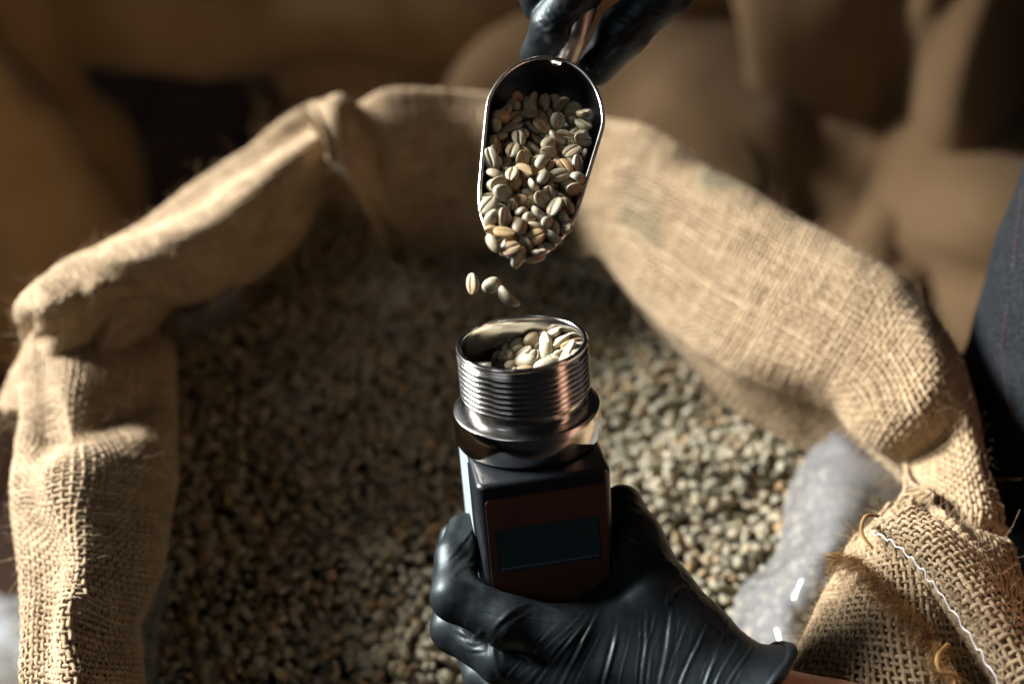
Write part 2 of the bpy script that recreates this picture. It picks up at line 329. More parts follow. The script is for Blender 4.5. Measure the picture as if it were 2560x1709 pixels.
def far_cloth(print_at):
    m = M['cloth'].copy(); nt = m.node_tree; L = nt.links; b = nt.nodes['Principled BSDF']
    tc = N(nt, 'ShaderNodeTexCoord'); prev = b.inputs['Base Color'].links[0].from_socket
    dimmed = N(nt, 'ShaderNodeMix', data_type='RGBA', blend_type='MULTIPLY'); dimmed.inputs['Factor'].default_value = 1; dimmed.inputs['B'].default_value = (.62, .52, .43, 1); L.new(prev, dimmed.inputs['A']); prev = dimmed.outputs['Result']  # same jute multiplied darker: dim light on the far sacks put into colour
    for (x0, y0, z0, sx, sy, sz, freq) in (print_at or ()):       # stencilled block letters: a band broken into blocks
        mp = N(nt, 'ShaderNodeMapping'); mp.inputs['Location'].default_value = (-x0, -y0, -z0); L.new(tc.outputs['Object'], mp.inputs[0])
        ab = N(nt, 'ShaderNodeVectorMath', operation='ABSOLUTE'); L.new(mp.outputs[0], ab.inputs[0])
        sb = N(nt, 'ShaderNodeVectorMath', operation='SUBTRACT'); sb.inputs[1].default_value = (sx, sy, sz); L.new(ab.outputs[0], sb.inputs[0])
        s = N(nt, 'ShaderNodeSeparateXYZ'); L.new(sb.outputs[0], s.inputs[0])
        mx = N(nt, 'ShaderNodeMath', operation='MAXIMUM'); L.new(s.outputs[0], mx.inputs[0]); L.new(s.outputs[1], mx.inputs[1])
        m3 = N(nt, 'ShaderNodeMath', operation='MAXIMUM'); L.new(mx.outputs[0], m3.inputs[0]); L.new(s.outputs[2], m3.inputs[1])
        ins = N(nt, 'ShaderNodeMath', operation='LESS_THAN'); ins.inputs[1].default_value = 0; L.new(m3.outputs[0], ins.inputs[0])
        if not freq:
            mm = N(nt, 'ShaderNodeMix', data_type='RGBA'); mm.inputs['B'].default_value = (.09, .075, .055, 1); L.new(ins.outputs[0], mm.inputs['Factor']); L.new(prev, mm.inputs['A']); prev = mm.outputs['Result']; continue
        w = N(nt, 'ShaderNodeTexVoronoi', Scale=freq); L.new(tc.outputs['Object'], w.inputs['Vector'])
        gt = N(nt, 'ShaderNodeMath', operation='LESS_THAN'); gt.inputs[1].default_value = .5; L.new(w.outputs['Distance'], gt.inputs[0])
        mu = N(nt, 'ShaderNodeMath', operation='MULTIPLY'); L.new(ins.outputs[0], mu.inputs[0]); L.new(gt.outputs[0], mu.inputs[1])
        mm = N(nt, 'ShaderNodeMix', data_type='RGBA'); mm.inputs['B'].default_value = (.045, .040, .030, 1)
        L.new(mu.outputs[0], mm.inputs['Factor']); L.new(prev, mm.inputs['A']); prev = mm.outputs['Result']
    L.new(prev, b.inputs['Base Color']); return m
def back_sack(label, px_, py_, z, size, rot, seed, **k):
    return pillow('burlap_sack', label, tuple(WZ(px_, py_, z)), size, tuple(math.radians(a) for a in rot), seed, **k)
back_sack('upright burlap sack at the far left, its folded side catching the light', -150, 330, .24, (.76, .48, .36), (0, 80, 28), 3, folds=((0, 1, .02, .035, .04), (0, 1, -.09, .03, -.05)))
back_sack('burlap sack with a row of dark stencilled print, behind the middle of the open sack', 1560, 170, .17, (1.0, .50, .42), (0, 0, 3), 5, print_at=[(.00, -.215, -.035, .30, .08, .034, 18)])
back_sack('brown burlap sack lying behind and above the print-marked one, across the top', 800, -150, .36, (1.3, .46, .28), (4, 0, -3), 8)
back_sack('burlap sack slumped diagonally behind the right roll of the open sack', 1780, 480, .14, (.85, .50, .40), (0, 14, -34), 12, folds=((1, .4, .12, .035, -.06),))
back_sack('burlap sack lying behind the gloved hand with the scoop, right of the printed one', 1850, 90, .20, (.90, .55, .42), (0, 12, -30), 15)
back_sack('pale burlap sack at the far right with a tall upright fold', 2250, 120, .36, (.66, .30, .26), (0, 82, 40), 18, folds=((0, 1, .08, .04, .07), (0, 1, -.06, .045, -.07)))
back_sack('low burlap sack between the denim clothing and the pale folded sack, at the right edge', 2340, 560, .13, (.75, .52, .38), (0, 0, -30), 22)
wrap_n = 24
wx, wy = np.meshgrid(np.linspace(-.14, .14, wrap_n), np.linspace(-.12, .12, wrap_n), indexing='ij')
wp = np.stack([wx, wy, .03+.03*np.clip(noise3(np.stack([wx, wy, 0*wx], -1).reshape(-1, 3), 4, .05, 3).reshape(wx.shape), -.9, 1.5)], -1)
wc = WZ(-60, 1720, .03)
wo = link('plastic_wrap', mesh('plastic_wrap', wp.reshape(-1, 3), grid_faces(wrap_n, wrap_n)), simple('white_film', (.62, .68, .74), .3))
wo.location = (wc[0], wc[1], 0); tag(wo, 'crumpled white plastic wrap on the floor at the lower left, beside the open sack', 'plastic wrap')


# ------------------------------------------------------------------ beans
def bean_mesh(a=.0048,b=.0036,c=.0027,fl=.0012,nx=15,nphi=22,groove=.0007,gw=.00042,bend=0.,skew=0.,pear=0.,seed=0):
    rng=np.random.default_rng(seed)
    t=np.linspace(0,np.pi,nx+2)[1:-1]
    # angles denser round the flat (-z) side
    q=np.linspace(0,1,nphi,endpoint=False)
    phi=2*np.pi*q-.72*np.sin(2*np.pi*q)  # start at flat side
    V=[];G=[]
    def pt(tt,ph):
        ct,st=np.cos(tt),np.sin(tt)
        x=-a*ct; rr=st**.8
        y=b*rr*np.sin(ph); cz=-np.cos(ph)
        z=(c*rr*cz if cz>0 else fl*rr*np.sign(cz)*abs(cz)**.6)
        yc=y-skew*np.sin(x/a*2.2)
        g=0.
        if cz<0:
            g=np.exp(-(yc/gw)**2)*max(0.,1-abs(x/a)**6)
            z+=groove*g
        y*=1+pear*x/a; 
        z+=bend*(x/a)**2-bend*.4
        return (x,y,z),g
    p,g=pt(0.001,0.);V.append(p);G.append(g)
    for tt in t:
        for ph in phi:
            p,g=pt(tt,ph);V.append(p);G.append(g)
    p,g=pt(np.pi-.001,0.);V.append(p);G.append(g)
    V=np.array(V);n=V/np.array([a,b,c])
    k=rng.normal(size=(4,3));V+=(np.sin(n@k.T*1.6)@rng.normal(size=(4,3)))*.00006
    F=[]
    for j in range(nphi):F.append((0,1+(j+1)%nphi,1+j))
    for i in range(nx-1):
        for j in range(nphi):
            A=1+i*nphi;B=A+nphi;j2=(j+1)%nphi
            F.append((A+j,A+j2,B+j2,B+j))
    L=1+(nx-1)*nphi;e=len(V)-1
    for j in range(nphi):F.append((L+j,L+(j+1)%nphi,e))
    return V,F,np.array(G)
BEANS=[dict(a=.0049,b=.0037,c=.0026,fl=.0012,skew=.0004),dict(a=.0054,b=.0036,c=.0027,fl=.0011,skew=-.0005,gw=.0005),
 dict(a=.0045,b=.0038,c=.0033,fl=.0026,groove=.0006,pear=.08),dict(a=.0052,b=.0031,c=.0021,fl=.0009,bend=-.0016,gw=.0004),
 dict(a=.0046,b=.0034,c=.0024,fl=.0013,groove=.0010,gw=.0005,skew=.0006,pear=-.07),dict(a=.0051,b=.0040,c=.0028,fl=.0009,groove=.0006,gw=.0008,bend=.0006),dict(a=.0054,b=.0036,c=.0030,fl=.0006,bend=-.0018)]
def scoop_w(s):
    s=np.asarray(s,float)
    base=np.where(s<.28,.0264,.0264+(s-.28)/.52*(.0206-.0264))
    r=np.ones_like(s)
    m=s<.34; r[m]=(np.clip(1-((.34-s[m])/.34)**2.0,0,1))**(1/2.05)
    m=s>.70; r[m]=(np.clip(1-((s[m]-.70)/.30)**2.2,0,1))**(1/2.0)
    return base*r
def scoop_d(s):
    s=np.asarray(s,float)
    d=np.where(s<.14,.0235*np.clip(1-((.14-s)/.14)**2.4,0,1)**.5,.0235+(s-.14)/.86*(.0015-.0235))
    return d
SL=.1075
def scoop_grid(ns=40,nc=28):
    u=(1-np.cos(np.linspace(0,np.pi,ns)))/2
    u=.002+.996*u
    w=scoop_w(u);d=scoop_d(u)
    th=np.linspace(0,np.pi,nc)
    Y=-np.cos(th)[None,:]*w[:,None]
    Z=-(np.sin(th)**.85)[None,:]*d[:,None]
    X=np.repeat(u[:,None]*SL,nc,1)
    return np.stack([X,Y,Z],-1)

def add_bean_mesh(name, kw, nx, nphi):
    V, F, G = bean_mesh(nx=nx, nphi=nphi, **kw)
    me = mesh(name, V, F, True, {'groove': G}); me.materials.append(M['bean']); return me
BM = [add_bean_mesh('coffee_bean', {**k, 'a': k['a']*1.04, 'b': k['b']*.96, 'c': k['c']*1.14, 'fl': k['fl']*1.1}, 17, 36) for k in BEANS]
def put_bean(v, s, M4, label, group):
    o = bpy.data.objects.new('coffee_bean', BM[v]); COL.objects.link(o)
    o.matrix_world = M4 @ Matrix.Scale(s, 4)
    return tag(o, label, 'coffee bean', group)

# the bed of beans: outline of the sack's mouth at bean height
ZB = .515
EDGE = [(200, 2000), (300, 1709), (290, 1590), (370, 1430), (405, 1300), (430, 1100), (430, 900), (435, 790), (560, 735), (700, 640), (790, 530), (850, 470), (930, 545), (1000, 570), (1110, 575), (1400, 590), (1500, 630), (1620, 760), (1740, 870), (1910, 965), (2090, 1035), (2210, 1110), (2290, 1180), (2200, 1300), (2120, 1400), (2070, 1500), (2020, 1640), (2000, 2000)]
EP = np.array([WZ(x, y, ZB+.01)[:2] for x, y in EDGE]); EC = EP.mean(0)
EP = EC+(EP-EC)*(1+.025/np.linalg.norm(EP-EC, axis=1))[:, None]
def inside(P, poly):
    c = np.zeros(len(P), bool); j = len(poly)-1
    for i in range(len(poly)):
        a, b = poly[i], poly[j]
        with np.errstate(divide='ignore', invalid='ignore'):
            q = ((a[1] > P[:, 1]) != (b[1] > P[:, 1])) & (P[:, 0] < (b[0]-a[0])*(P[:, 1]-a[1])/(b[1]-a[1]+1e-12)+a[0])
        c ^= q; j = i
    return c
def bed_z(x, y):
    P = np.stack([x, y, 0*x], -1)
    return ZB+.007*noise3(P, 3, .09, 2)+.012*np.exp(-((x-.08)**2+(y-.68)**2)/.02)
def scatter(pitch, dz, seed):
    r = np.random.default_rng(seed)
    xs = np.arange(EP[:, 0].min(), EP[:, 0].max(), pitch); ys = np.arange(EP[:, 1].min(), EP[:, 1].max(), pitch*.87)
    X, Y = np.meshgrid(xs, ys, indexing='ij'); X = X+(np.arange(len(ys)) % 2)[None]*pitch/2
    Q = np.stack([X.ravel(), Y.ravel()], -1)+r.normal(size=(X.size, 2))*pitch*.24
    Q = Q[inside(Q, EP)]
    z = bed_z(Q[:, 0], Q[:, 1])+dz+r.normal(size=len(Q))*.0016
    return np.c_[Q, z], r
def rot_mats(n, r, tilt):
    yaw = r.uniform(0, 6.283, n); ax = np.abs(r.normal(size=n))*tilt; az = r.uniform(0, 6.283, n); flip = r.random(n) < .5
    out = np.empty((n, 3, 3))
    for i in range(n):
        q = Matrix.Rotation(yaw[i], 3, 'Z')
        t = Matrix.Rotation(ax[i], 3, Vector((math.cos(az[i]), math.sin(az[i]), 0)))
        f = Matrix.Rotation(math.pi if flip[i] else 0, 3, 'X')
        out[i] = np.array(t@q@f)
    return out
pts, r1 = scatter(.0072, 0, 21); R1 = rot_mats(len(pts), r1, .55)
px = PX(pts)
ok = (px[:, 0] > 20) & (px[:, 0] < 2540) & (px[:, 1] < 1695)
hid = (px[:, 0] > 1060) & (px[:, 0] < 2000) & (px[:, 1] > 1180+np.abs(px[:, 0]-1400)*.3)       # behind the hand
ok &= ~hid & (px[:, 0] > 370) & (px[:, 0] < 1900)
order = np.argsort(np.where(ok, px[:, 2], 9)); single = order[:144]
is_single = np.zeros(len(pts), bool); is_single[single] = True
for i in single:
    put_bean(int(r1.integers(0, 6)), float(r1.uniform(.80, .98)), Matrix.Translation(pts[i]) @ Matrix(R1[i].tolist()).to_4x4(),
             'green coffee bean on the near end of the heap, %s of the lower gloved hand' % ('left' if pts[i][0] < .0 else 'right'), 'beans on the near end of the heap, %s of the lower hand' % ('left' if pts[i][0] < .0 else 'right'))
lay2, r2 = scatter(.0082, -.0045, 33)
allp = np.r_[pts[~is_single], lay2]; allR = np.r_[R1[~is_single], rot_mats(len(lay2), r2, .7)]
low = [bean_mesh(nx=4, nphi=7, **{**k, 'groove': 0}) for k in BEANS[:6]]
VV, FF, TT, GG, base = [], [], [], [], 0
kind = r1.integers(0, 6, len(allp))
for k in range(6):
    V, F, _ = low[k]; idx = np.where(kind == k)[0]
    s = r1.uniform(.78, 1.0, len(idx))
    P = np.einsum('nij,vj->nvi', allR[idx], V)*s[:, None, None]+allp[idx][:, None]
    q = np.array([f if len(f) == 4 else (f[0], f[1], f[2], f[2]) for f in F])
    quads = q[q[:, 2] != q[:, 3]]; tris = q[q[:, 2] == q[:, 3]][:, :3]
    VV.append(P.reshape(-1, 3)); TT.append(np.repeat(r1.random(len(idx)), len(V)))
    off = base+np.arange(len(idx))*len(V)
    FF.append((np.c_[quads]+0)[None]+off[:, None, None])
    GG.append(tris[None]+off[:, None, None]); base += len(idx)*len(V)
V = np.concatenate(VV); T = np.concatenate(TT)
Q4 = np.concatenate([f.reshape(-1, 4) for f in FF]); Q3 = np.concatenate([f.reshape(-1, 3) for f in GG])
Q3 = np.concatenate([Q4[:, [0, 1, 2]], Q4[:, [0, 2, 3]], Q3])
heap = link('bean_heap', mesh('bean_heap', V, Q3, True, {'tone': T}), M['pile'])
tag(heap, 'deep heap of green coffee beans filling the open burlap sack', 'coffee beans', None, 'stuff')
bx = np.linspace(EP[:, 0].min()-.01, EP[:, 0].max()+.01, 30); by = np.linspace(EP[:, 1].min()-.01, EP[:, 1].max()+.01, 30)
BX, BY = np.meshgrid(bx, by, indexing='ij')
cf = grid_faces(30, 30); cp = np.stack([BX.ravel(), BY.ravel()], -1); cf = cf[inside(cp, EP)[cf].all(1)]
core = link('heap_core', mesh('heap_core', np.stack([BX, BY, bed_z(BX, BY)-.010], -1).reshape(-1, 3), cf), M['dark'], heap)  # plain dark sheet closing the gaps below the two bean layers
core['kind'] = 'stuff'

# ------------------------------------------------------------------ the open sack: rolled cuff of woven jute
PITCHW = .0034
def frame_of(G):
    du = np.gradient(G, axis=0); dv = np.gradient(G, axis=1)
    n = np.cross(du, dv); n /= np.linalg.norm(n, axis=2)[..., None]+1e-12
    return n
def samp(G, iu, iv):                                  # bilinear sample of a grid at fractional indices
    n, m = G.shape[:2]; iu = np.clip(iu, 0, n-1.001); iv = np.clip(iv, 0, m-1.001)
    a = iu.astype(int); b = iv.astype(int); f = (iu-a)[..., None]; g = (iv-b)[..., None]
    return (G[a, b]*(1-f)*(1-g)+G[a+1, b]*f*(1-g)+G[a, b+1]*(1-f)*g+G[a+1, b+1]*f*g)
def cloth_grid(stations, seed, nu=220, nv=110, dents=(), rough=.0022):
    S = [arclen(catmull(np.array([p for _, p in s]), 80), nv) for s in stations]
    G = catmull(np.array(S), nu*3)
    mid = G[:, nv//2]; s = np.r_[0, np.cumsum(np.linalg.norm(np.diff(mid, axis=0), axis=1))]
    q = np.linspace(0, s[-1], nu); idx = np.interp(q, s, np.arange(len(s)))
    i0 = np.minimum(idx.astype(int), len(s)-2); f = (idx-i0)[:, None, None]
    G = G[i0]*(1-f)+G[i0+1]*f
    def nr(G):
        n = frame_of(G)
        return -n if (n[:, nv//3:2*nv//3].reshape(-1, 3)@(BACK+np.array([0, 0, .6]))).mean() < 0 else n
    nrm = nr(G)
    h = rough*noise3(G.reshape(-1, 3), seed, .07, 3).reshape(nu, nv)
    pxg = PX(G.reshape(-1, 3)).reshape(nu, nv, 3)
    for (x0, y0, x1, y1, wid, dep) in dents:
        ax = np.array([x1-x0, y1-y0], float); Lx = np.linalg.norm(ax); ax /= Lx
        rel = pxg[..., :2]-np.array([x0, y0]); t = rel@ax; c = rel@np.array([-ax[1], ax[0]])
        e = np.clip(np.minimum(t, Lx-t)/(wid*1.2)+1, 0, 1); e = e*e*(3-2*e)
        h = h+dep*np.exp(-(c/wid)**2)*e
    G = G+nrm*h[..., None]
    return G, nr(G)
def weave(G, nrm, seed, skew=0., pitch=PITCHW, v0=.13, v1=.94):
    """real yarns, over and under, along both directions of the cloth"""
    r = np.random.default_rng(seed); nu, nv = G.shape[:2]
    Lu = np.linalg.norm(np.diff(G[:, nv//2], axis=0), axis=1).sum(); Lv = np.median(np.linalg.norm(np.diff(G, axis=1), axis=2).sum(1))
    NU = int(Lu/pitch); NV = int(Lv/pitch)
    sides = 4; th = np.arange(sides)*2*math.pi/sides+math.pi/2
    Vs, Fs, Ts, UVs, base = [], [], [], [], 0
    # slow wander of the yarn positions, shared by neighbours
    ph = r.uniform(0, 6.28, 8)
    for along_v in (True, False):
        n_thr = NU if along_v else NV; n_cross = NV if along_v else NU
        k = n_cross*2+1
        lo_, hi_ = (int(NV*v0), int(NV*v1)); first = 0 if along_v else lo_
        if along_v: k = (hi_-lo_)*2+1; c = np.linspace(lo_, hi_, k)[None].repeat(n_thr, 0)
        else: n_thr = hi_-lo_; c = np.linspace(0, n_cross, k)[None].repeat(n_thr, 0)
        t = (np.arange(first, first+n_thr)+.5)[:, None]+r.normal(size=(n_thr, 1))*.07
        wob = np.zeros_like(c)
        for q in range(3):
            wob += .13*np.sin(c*(.11+.13*q)+ph[q]+((first+np.arange(n_thr))*(.05+.06*q))[:, None])+.035*np.sin(c*(.2+.2*q)+r.uniform(0, 6.28, (n_thr, 1)))
        t = t+wob+skew*(c if not along_v else 0*c)
        fu, fv = (t/NU, c/NV) if along_v else (c/NU, t/NV)
        P = samp(G, fu*(nu-1), fv*(nv-1)); Nn = samp(nrm, fu*(nu-1), fv*(nv-1)); Nn /= np.linalg.norm(Nn, axis=2)[..., None]+1e-9
        sgn = 1 if along_v else -1
        par = (first+np.arange(n_thr))[:, None]
        P = P+Nn*(sgn*.00055*np.cos(math.pi*(c-.5+par)))[..., None]
        Tn = np.gradient(P, axis=1); Tn /= np.linalg.norm(Tn, axis=2)[..., None]+1e-12
        B = np.cross(Nn, Tn); B /= np.linalg.norm(B, axis=2)[..., None]+1e-12
        thick = r.uniform(.80, 1.18, (n_thr, 1))*(1+.16*np.sin(c*.35+r.uniform(0, 6.28, (n_thr, 1)))+.10*np.sin(c*1.3+r.uniform(0, 6.28, (n_thr, 1))))
        a = .00119*thick; b = .00082*thick
        V = P[:, :, None]+a[..., None, None]*np.cos(th)[:, None]*B[:, :, None]+b[..., None, None]*np.sin(th)[:, None]*Nn[:, :, None]
        f = grid_faces(k, sides, False, True)
        Vs.append(V.reshape(-1, 3)); Fs.append((f[None]+(np.arange(n_thr)*k*sides)[:, None, None]).reshape(-1, 4)+base); base += n_thr*k*sides
        tone = r.uniform(.33, .50, (n_thr, 1))+.14*np.sin(c*.5+r.uniform(0, 6.28, (n_thr, 1)))
        Ts.append(np.repeat(tone.ravel(), sides))
        uu = np.repeat((c+r.uniform(0, 50, (n_thr, 1))).ravel(), sides); vv = np.tile(np.arange(sides)/sides, n_thr*k)
        UVs.append(np.stack([uu, vv], -1))
    return np.concatenate(Vs), np.concatenate(Fs), np.concatenate(Ts), np.concatenate(UVs)
sack = empty('burlap_sack', (0.0, .68, 0.0))
tag(sack, 'open burlap sack of green coffee beans with its mouth rolled back', 'sack')
SINV = Matrix.Translation((0, .68, 0))
sack_tris = 0
def fuzz(G, nrm, n, seed, lo=.004, hi=.013, r0=.00009, lift=.7):
    r = np.random.default_rng(seed); nu, nv = G.shape[:2]
    fu = r.random(n)*(nu-1); fv = r.random(n)*(nv-1)
    P = samp(G, fu, fv); Nn = samp(nrm, fu, fv)
    D = r.normal(size=(n, 3))*.75+Nn*lift; D /= np.linalg.norm(D, axis=1)[:, None]
    L_ = r.uniform(lo, hi, n)*r.uniform(.4, 1, n); bend = r.normal(size=(n, 3))*.45
    t = np.linspace(0, 1, 4)[None, :, None]
    Ps = P[:, None]+L_[:, None, None]*(D[:, None]*t+bend[:, None]*t*t)
    return strands(Ps, r.uniform(.6, 1.4, n)*r0)
def cuff(stations, seed, dents=(), rough=.0022, fibres=700, skew=0., dye=(), nu=220, gap=None):
    G, nrm = cloth_grid(stations, seed, nu=nu, dents=dents, rough=rough)
    V, F, T, UV = weave(G, nrm, seed, skew)
    dy = np.zeros(len(V))
    if dye:
        q = PX(V)
        for (x, y, rx, ry, am) in dye: dy = np.maximum(dy, am*np.clip(1.6-np.hypot((q[:, 0]-x)/rx, (q[:, 1]-y)/ry)+.5*noise3(V, 9, .012, 2), 0, 1))
    bk = ((CAM-G)*nrm).sum(2) < 0; bk[:, 48:] = False; bk = bk[::2, 12::2].ravel(); bf = grid_faces((G.shape[0]+1)//2, (G.shape[1]-11)//2); bf = bf[~bk[bf].any(1)]
    if gap: qg = PX(G[::2, 12::2].reshape(-1, 3)); bk = np.hypot(qg[:, 0]-gap[0], qg[:, 1]-gap[1]) < gap[2]; bf = bf[~bk[bf].any(1)]
    t = link('rolled_cuff', local(mesh('rolled_cuff', (G-nrm*(.0045*np.clip(np.linalg.norm(np.gradient(G, axis=0), axis=2)/(.7*np.median(np.linalg.norm(np.gradient(G, axis=0), axis=2))), .12, 1)**2)[..., None])[::2, 12::2].reshape(-1, 3), bf), SINV), M['cloth'], sack)
    y = link('jute_weave', local(mesh('jute_weave', V, F, True, {'tone': T, 'dye': dy}, UV), SINV), M['yarn'], t); y['kind'] = 'stuff'
    v, f = fuzz(G, nrm, fibres, seed+1)
    h = link('loose_fibre', local(mesh('loose_fibre', v, f), SINV), M['fibre'], t); h['kind'] = 'stuff'
    print('cuff', len(F)*2)
    return G, nrm
def st(B, C, D, zb=.555, zc=.640, zd=.615, ex=.76, hk=.94, tl=.075):
    """cross-section: tucked under the beans, bean-side edge, top of the roll, outer edge, down the outside"""
    b = WZ(*B, zb); c = WZ(*C, zc); d = WZ(*D, zd)
    o = d-c; o[2] = 0; o /= np.linalg.norm(o)+1e-9; i = b-c; i[2] = 0; i /= np.linalg.norm(i)+1e-9
    ou = np.r_[b[:2]-EC, 0.]; ou /= np.linalg.norm(ou); A = b+ou*.6*tl+np.array([0, 0, -tl]); E1 = d+o*.004+np.array([0, 0, -.05]); 
    ax = d-b; tc = float((c-b)@ax/(ax@ax)); hv = c-(b+ax*tc)
    out_ = [('p', A)]
    for t in (0, .13, .3, .5, .7, .87, 1):
        w = .5-.5*math.cos(math.pi*t); w = w+(tc-.5)*math.sin(math.pi*t)**2*.8
        out_.append(('p', b+ax*w+hv*math.sin(math.pi*t)**ex*hk))
    return out_+[('p', E1)]
# left roll, from below the frame up to the crease
left = [st((288, 2050), (180, 2050), (40, 2050)), st((308, 1880), (185, 1880), (45, 1880)), st((298, 1709), (185, 1700), (52, 1690)), st((258, 1600), (160, 1570), (48, 1545), zc=.645),
        st((330, 1440), (205, 1410), (42, 1400), zc=.650), st((370, 1300), (215, 1270), (33, 1280), zc=.645), st((398, 1130), (225, 1110), (42, 1110), zc=.640),
        st((404, 980), (235, 990), (55, 985), zc=.630), st((406, 880), (250, 890), (64, 880), zc=.615), st((408, 810), (260, 815), (100, 815), zc=.578, zd=.575), st((413, 740), (280, 745), (150, 745), zb=.53, zc=.555, zd=.55)]
GL, NL = cuff(left, 101, dents=[(110, 1080, 360, 1000, 60, -.011), (100, 1225, 350, 1150, 70, .006), (330, 1640, 200, 1500, 45, .006)], fibres=2400)
# upper-left roll, lying over the crease and running back to the far corner
upl = [st((80, 830), (62, 812), (48, 805), zb=.622, zc=.632, zd=.625, ex=1.0, hk=.95), st((150, 835), (95, 775), (62, 780), zb=.640, zc=.662, zd=.632, ex=1.0, hk=.95), st((240, 822), (165, 745), (112, 728), zb=.630, zc=.668, zd=.64, ex=1.0, hk=.95),
       st((318, 784), (255, 705), (205, 672), zb=.636, zc=.672, zd=.625, ex=1.0, hk=.95), st((448, 756), (385, 635), (310, 595), zb=.580, zc=.668, zd=.622, ex=1.0, hk=.95), st((598, 690), (520, 550), (430, 500), zb=.557, zc=.665, zd=.622, ex=1.0, hk=.95),
       st((713, 588), (635, 455), (550, 415), zb=.555, zc=.665, zd=.624, ex=1.0, hk=.95), st((778, 498), (725, 365), (672, 330), zb=.555, zc=.665, zd=.628, ex=1.0, hk=.95), st((828, 418), (795, 320), (760, 272), zb=.557, zc=.665, zd=.628, ex=1.0, hk=.95), st((878, 398), (860, 300), (850, 250), zb=.555, zc=.655, zd=.622, ex=1.0, hk=.95)]
GU, NU_ = cuff(upl, 102, dents=[(560, 690, 760, 500, 50, -.006)], fibres=2000)
# back flap and right roll in one length of cloth
back = [st((826, 418), (802, 330), (776, 268), zb=.640, zc=.665, zd=.660, ex=1.0, hk=1.0, tl=.006), st((905, 515), (875, 380), (850, 248), zb=.600, zc=.650, zd=.662, ex=1.0, hk=1.0, tl=.02), st((990, 578), (980, 410), (960, 236), zb=.54, zc=.625, zd=.660, ex=1.0, hk=1.0, tl=.085), st((1110, 597), (1100, 415), (1100, 232), zb=.535, zc=.615, zd=.658, ex=1.0, hk=1.0, tl=.085),
        st((1250, 600), (1240, 415), (1240, 242), zb=.535, zc=.62, zd=.655, ex=1.0, hk=1.0, tl=.085), st((1390, 602), (1400, 430), (1420, 275), zb=.535, zc=.63, zd=.650, ex=1.0, hk=1.0, tl=.085), st((1500, 645), (1560, 470), (1590, 325), zb=.566, zc=.640, zd=.645),
        st((1610, 770), (1700, 570), (1770, 430), zb=.566, zc=.645, zd=.635), st((1735, 890), (1840, 690), (1925, 535), zb=.566, zc=.65, zd=.630), st((1900, 985), (2010, 800), (2105, 635), zb=.572, zc=.655, zd=.630),
        st((2080, 1055), (2180, 890), (2275, 745), zb=.575, zc=.658, zd=.630), st((2200, 1120), (2295, 1000), (2390, 890), zb=.585, zc=.660, zd=.632), st((2268, 1165), (2350, 1095), (2440, 1050), zb=.60, zc=.665, zd=.635, ex=1.1, hk=.4),
        st((2276, 1218), (2375, 1203), (2475, 1200), zb=.62, zc=.668, zd=.64, ex=1.1, hk=.4), st((2300, 1275), (2415, 1335), (2525, 1385), zb=.64, zc=.668, zd=.64, ex=1.1, hk=.4), st((2365, 1345), (2470, 1490), (2590, 1610), zb=.635, zc=.660, zd=.63), st((2420, 1480), (2560, 1690), (2680, 1800), zb=.62, zc=.645, zd=.61), st((2500, 1700), (2650, 1900), (2760, 2000), zb=.60, zc=.625, zd=.60)]
GB, NB = cuff(back, 103, dents=[(1420, 300, 1400, 600, 40, -.008), (2240, 1230, 2520, 1330, 16, -.009), (2330, 1290, 2560, 1560, 30, .006), (2150, 1040, 2400, 1040, 60, .004)], fibres=3600, dye=[(1590, 520, 45, 55, .28), (1625, 575, 26, 36, .38), (1800, 440, 50, 36, .5)], nu=420, gap=(2285, 1222, 75))
# lower right: the end of the cloth turned back on itself
lobe = [st((2237, 1282), (2232, 1262), (2285, 1248), zb=.640, zc=.655, zd=.65), st((2167, 1360), (2222, 1335), (2335, 1310), zb=.625, zc=.668, zd=.66), st((2117, 1470), (2230, 1450), (2420, 1440), zb=.61, zc=.668, zd=.655),
        st((2077, 1570), (2215, 1560), (2475, 1590), zb=.60, zc=.668, zd=.650), st((2030, 1670), (2195, 1680), (2530, 1740), zb=.59, zc=.66, zd=.64), st((1975, 1800), (2170, 1820), (2590, 1890), zb=.58, zc=.65, zd=.63), st((1925, 1950), (2150, 1980), (2650, 2050), zb=.57, zc=.64, zd=.61)]
GO, NO = cuff(lobe, 104, dents=[(2150, 1500, 2300, 1700, 60, .004)], fibres=2800, skew=.0, gap=(2205, 1262, 50))
hem = [st((2188, 1330), (2225, 1292), (2268, 1272), zb=.668, zc=.684, zd=.672), st((2270, 1398), (2318, 1345), (2366, 1338), zb=.672, zc=.690, zd=.674), st((2350, 1490), (2405, 1440), (2458, 1440), zb=.672, zc=.690, zd=.672),
       st((2432, 1600), (2490, 1545), (2538, 1560), zb=.668, zc=.686, zd=.668), st((2500, 1720), (2560, 1670), (2610, 1690), zb=.66, zc=.680, zd=.660), st((2560, 1860), (2620, 1820), (2680, 1850), zb=.65, zc=.67, zd=.65)]
for s_ in hem: s_[0] = ('p', s_[0][1]+np.array([0, 0, .032])); s_[-1] = ('p', s_[-1][1]+np.array([0, 0, .03]))
GH, NH = cuff(hem, 105, fibres=1200, rough=.0015, nu=120)
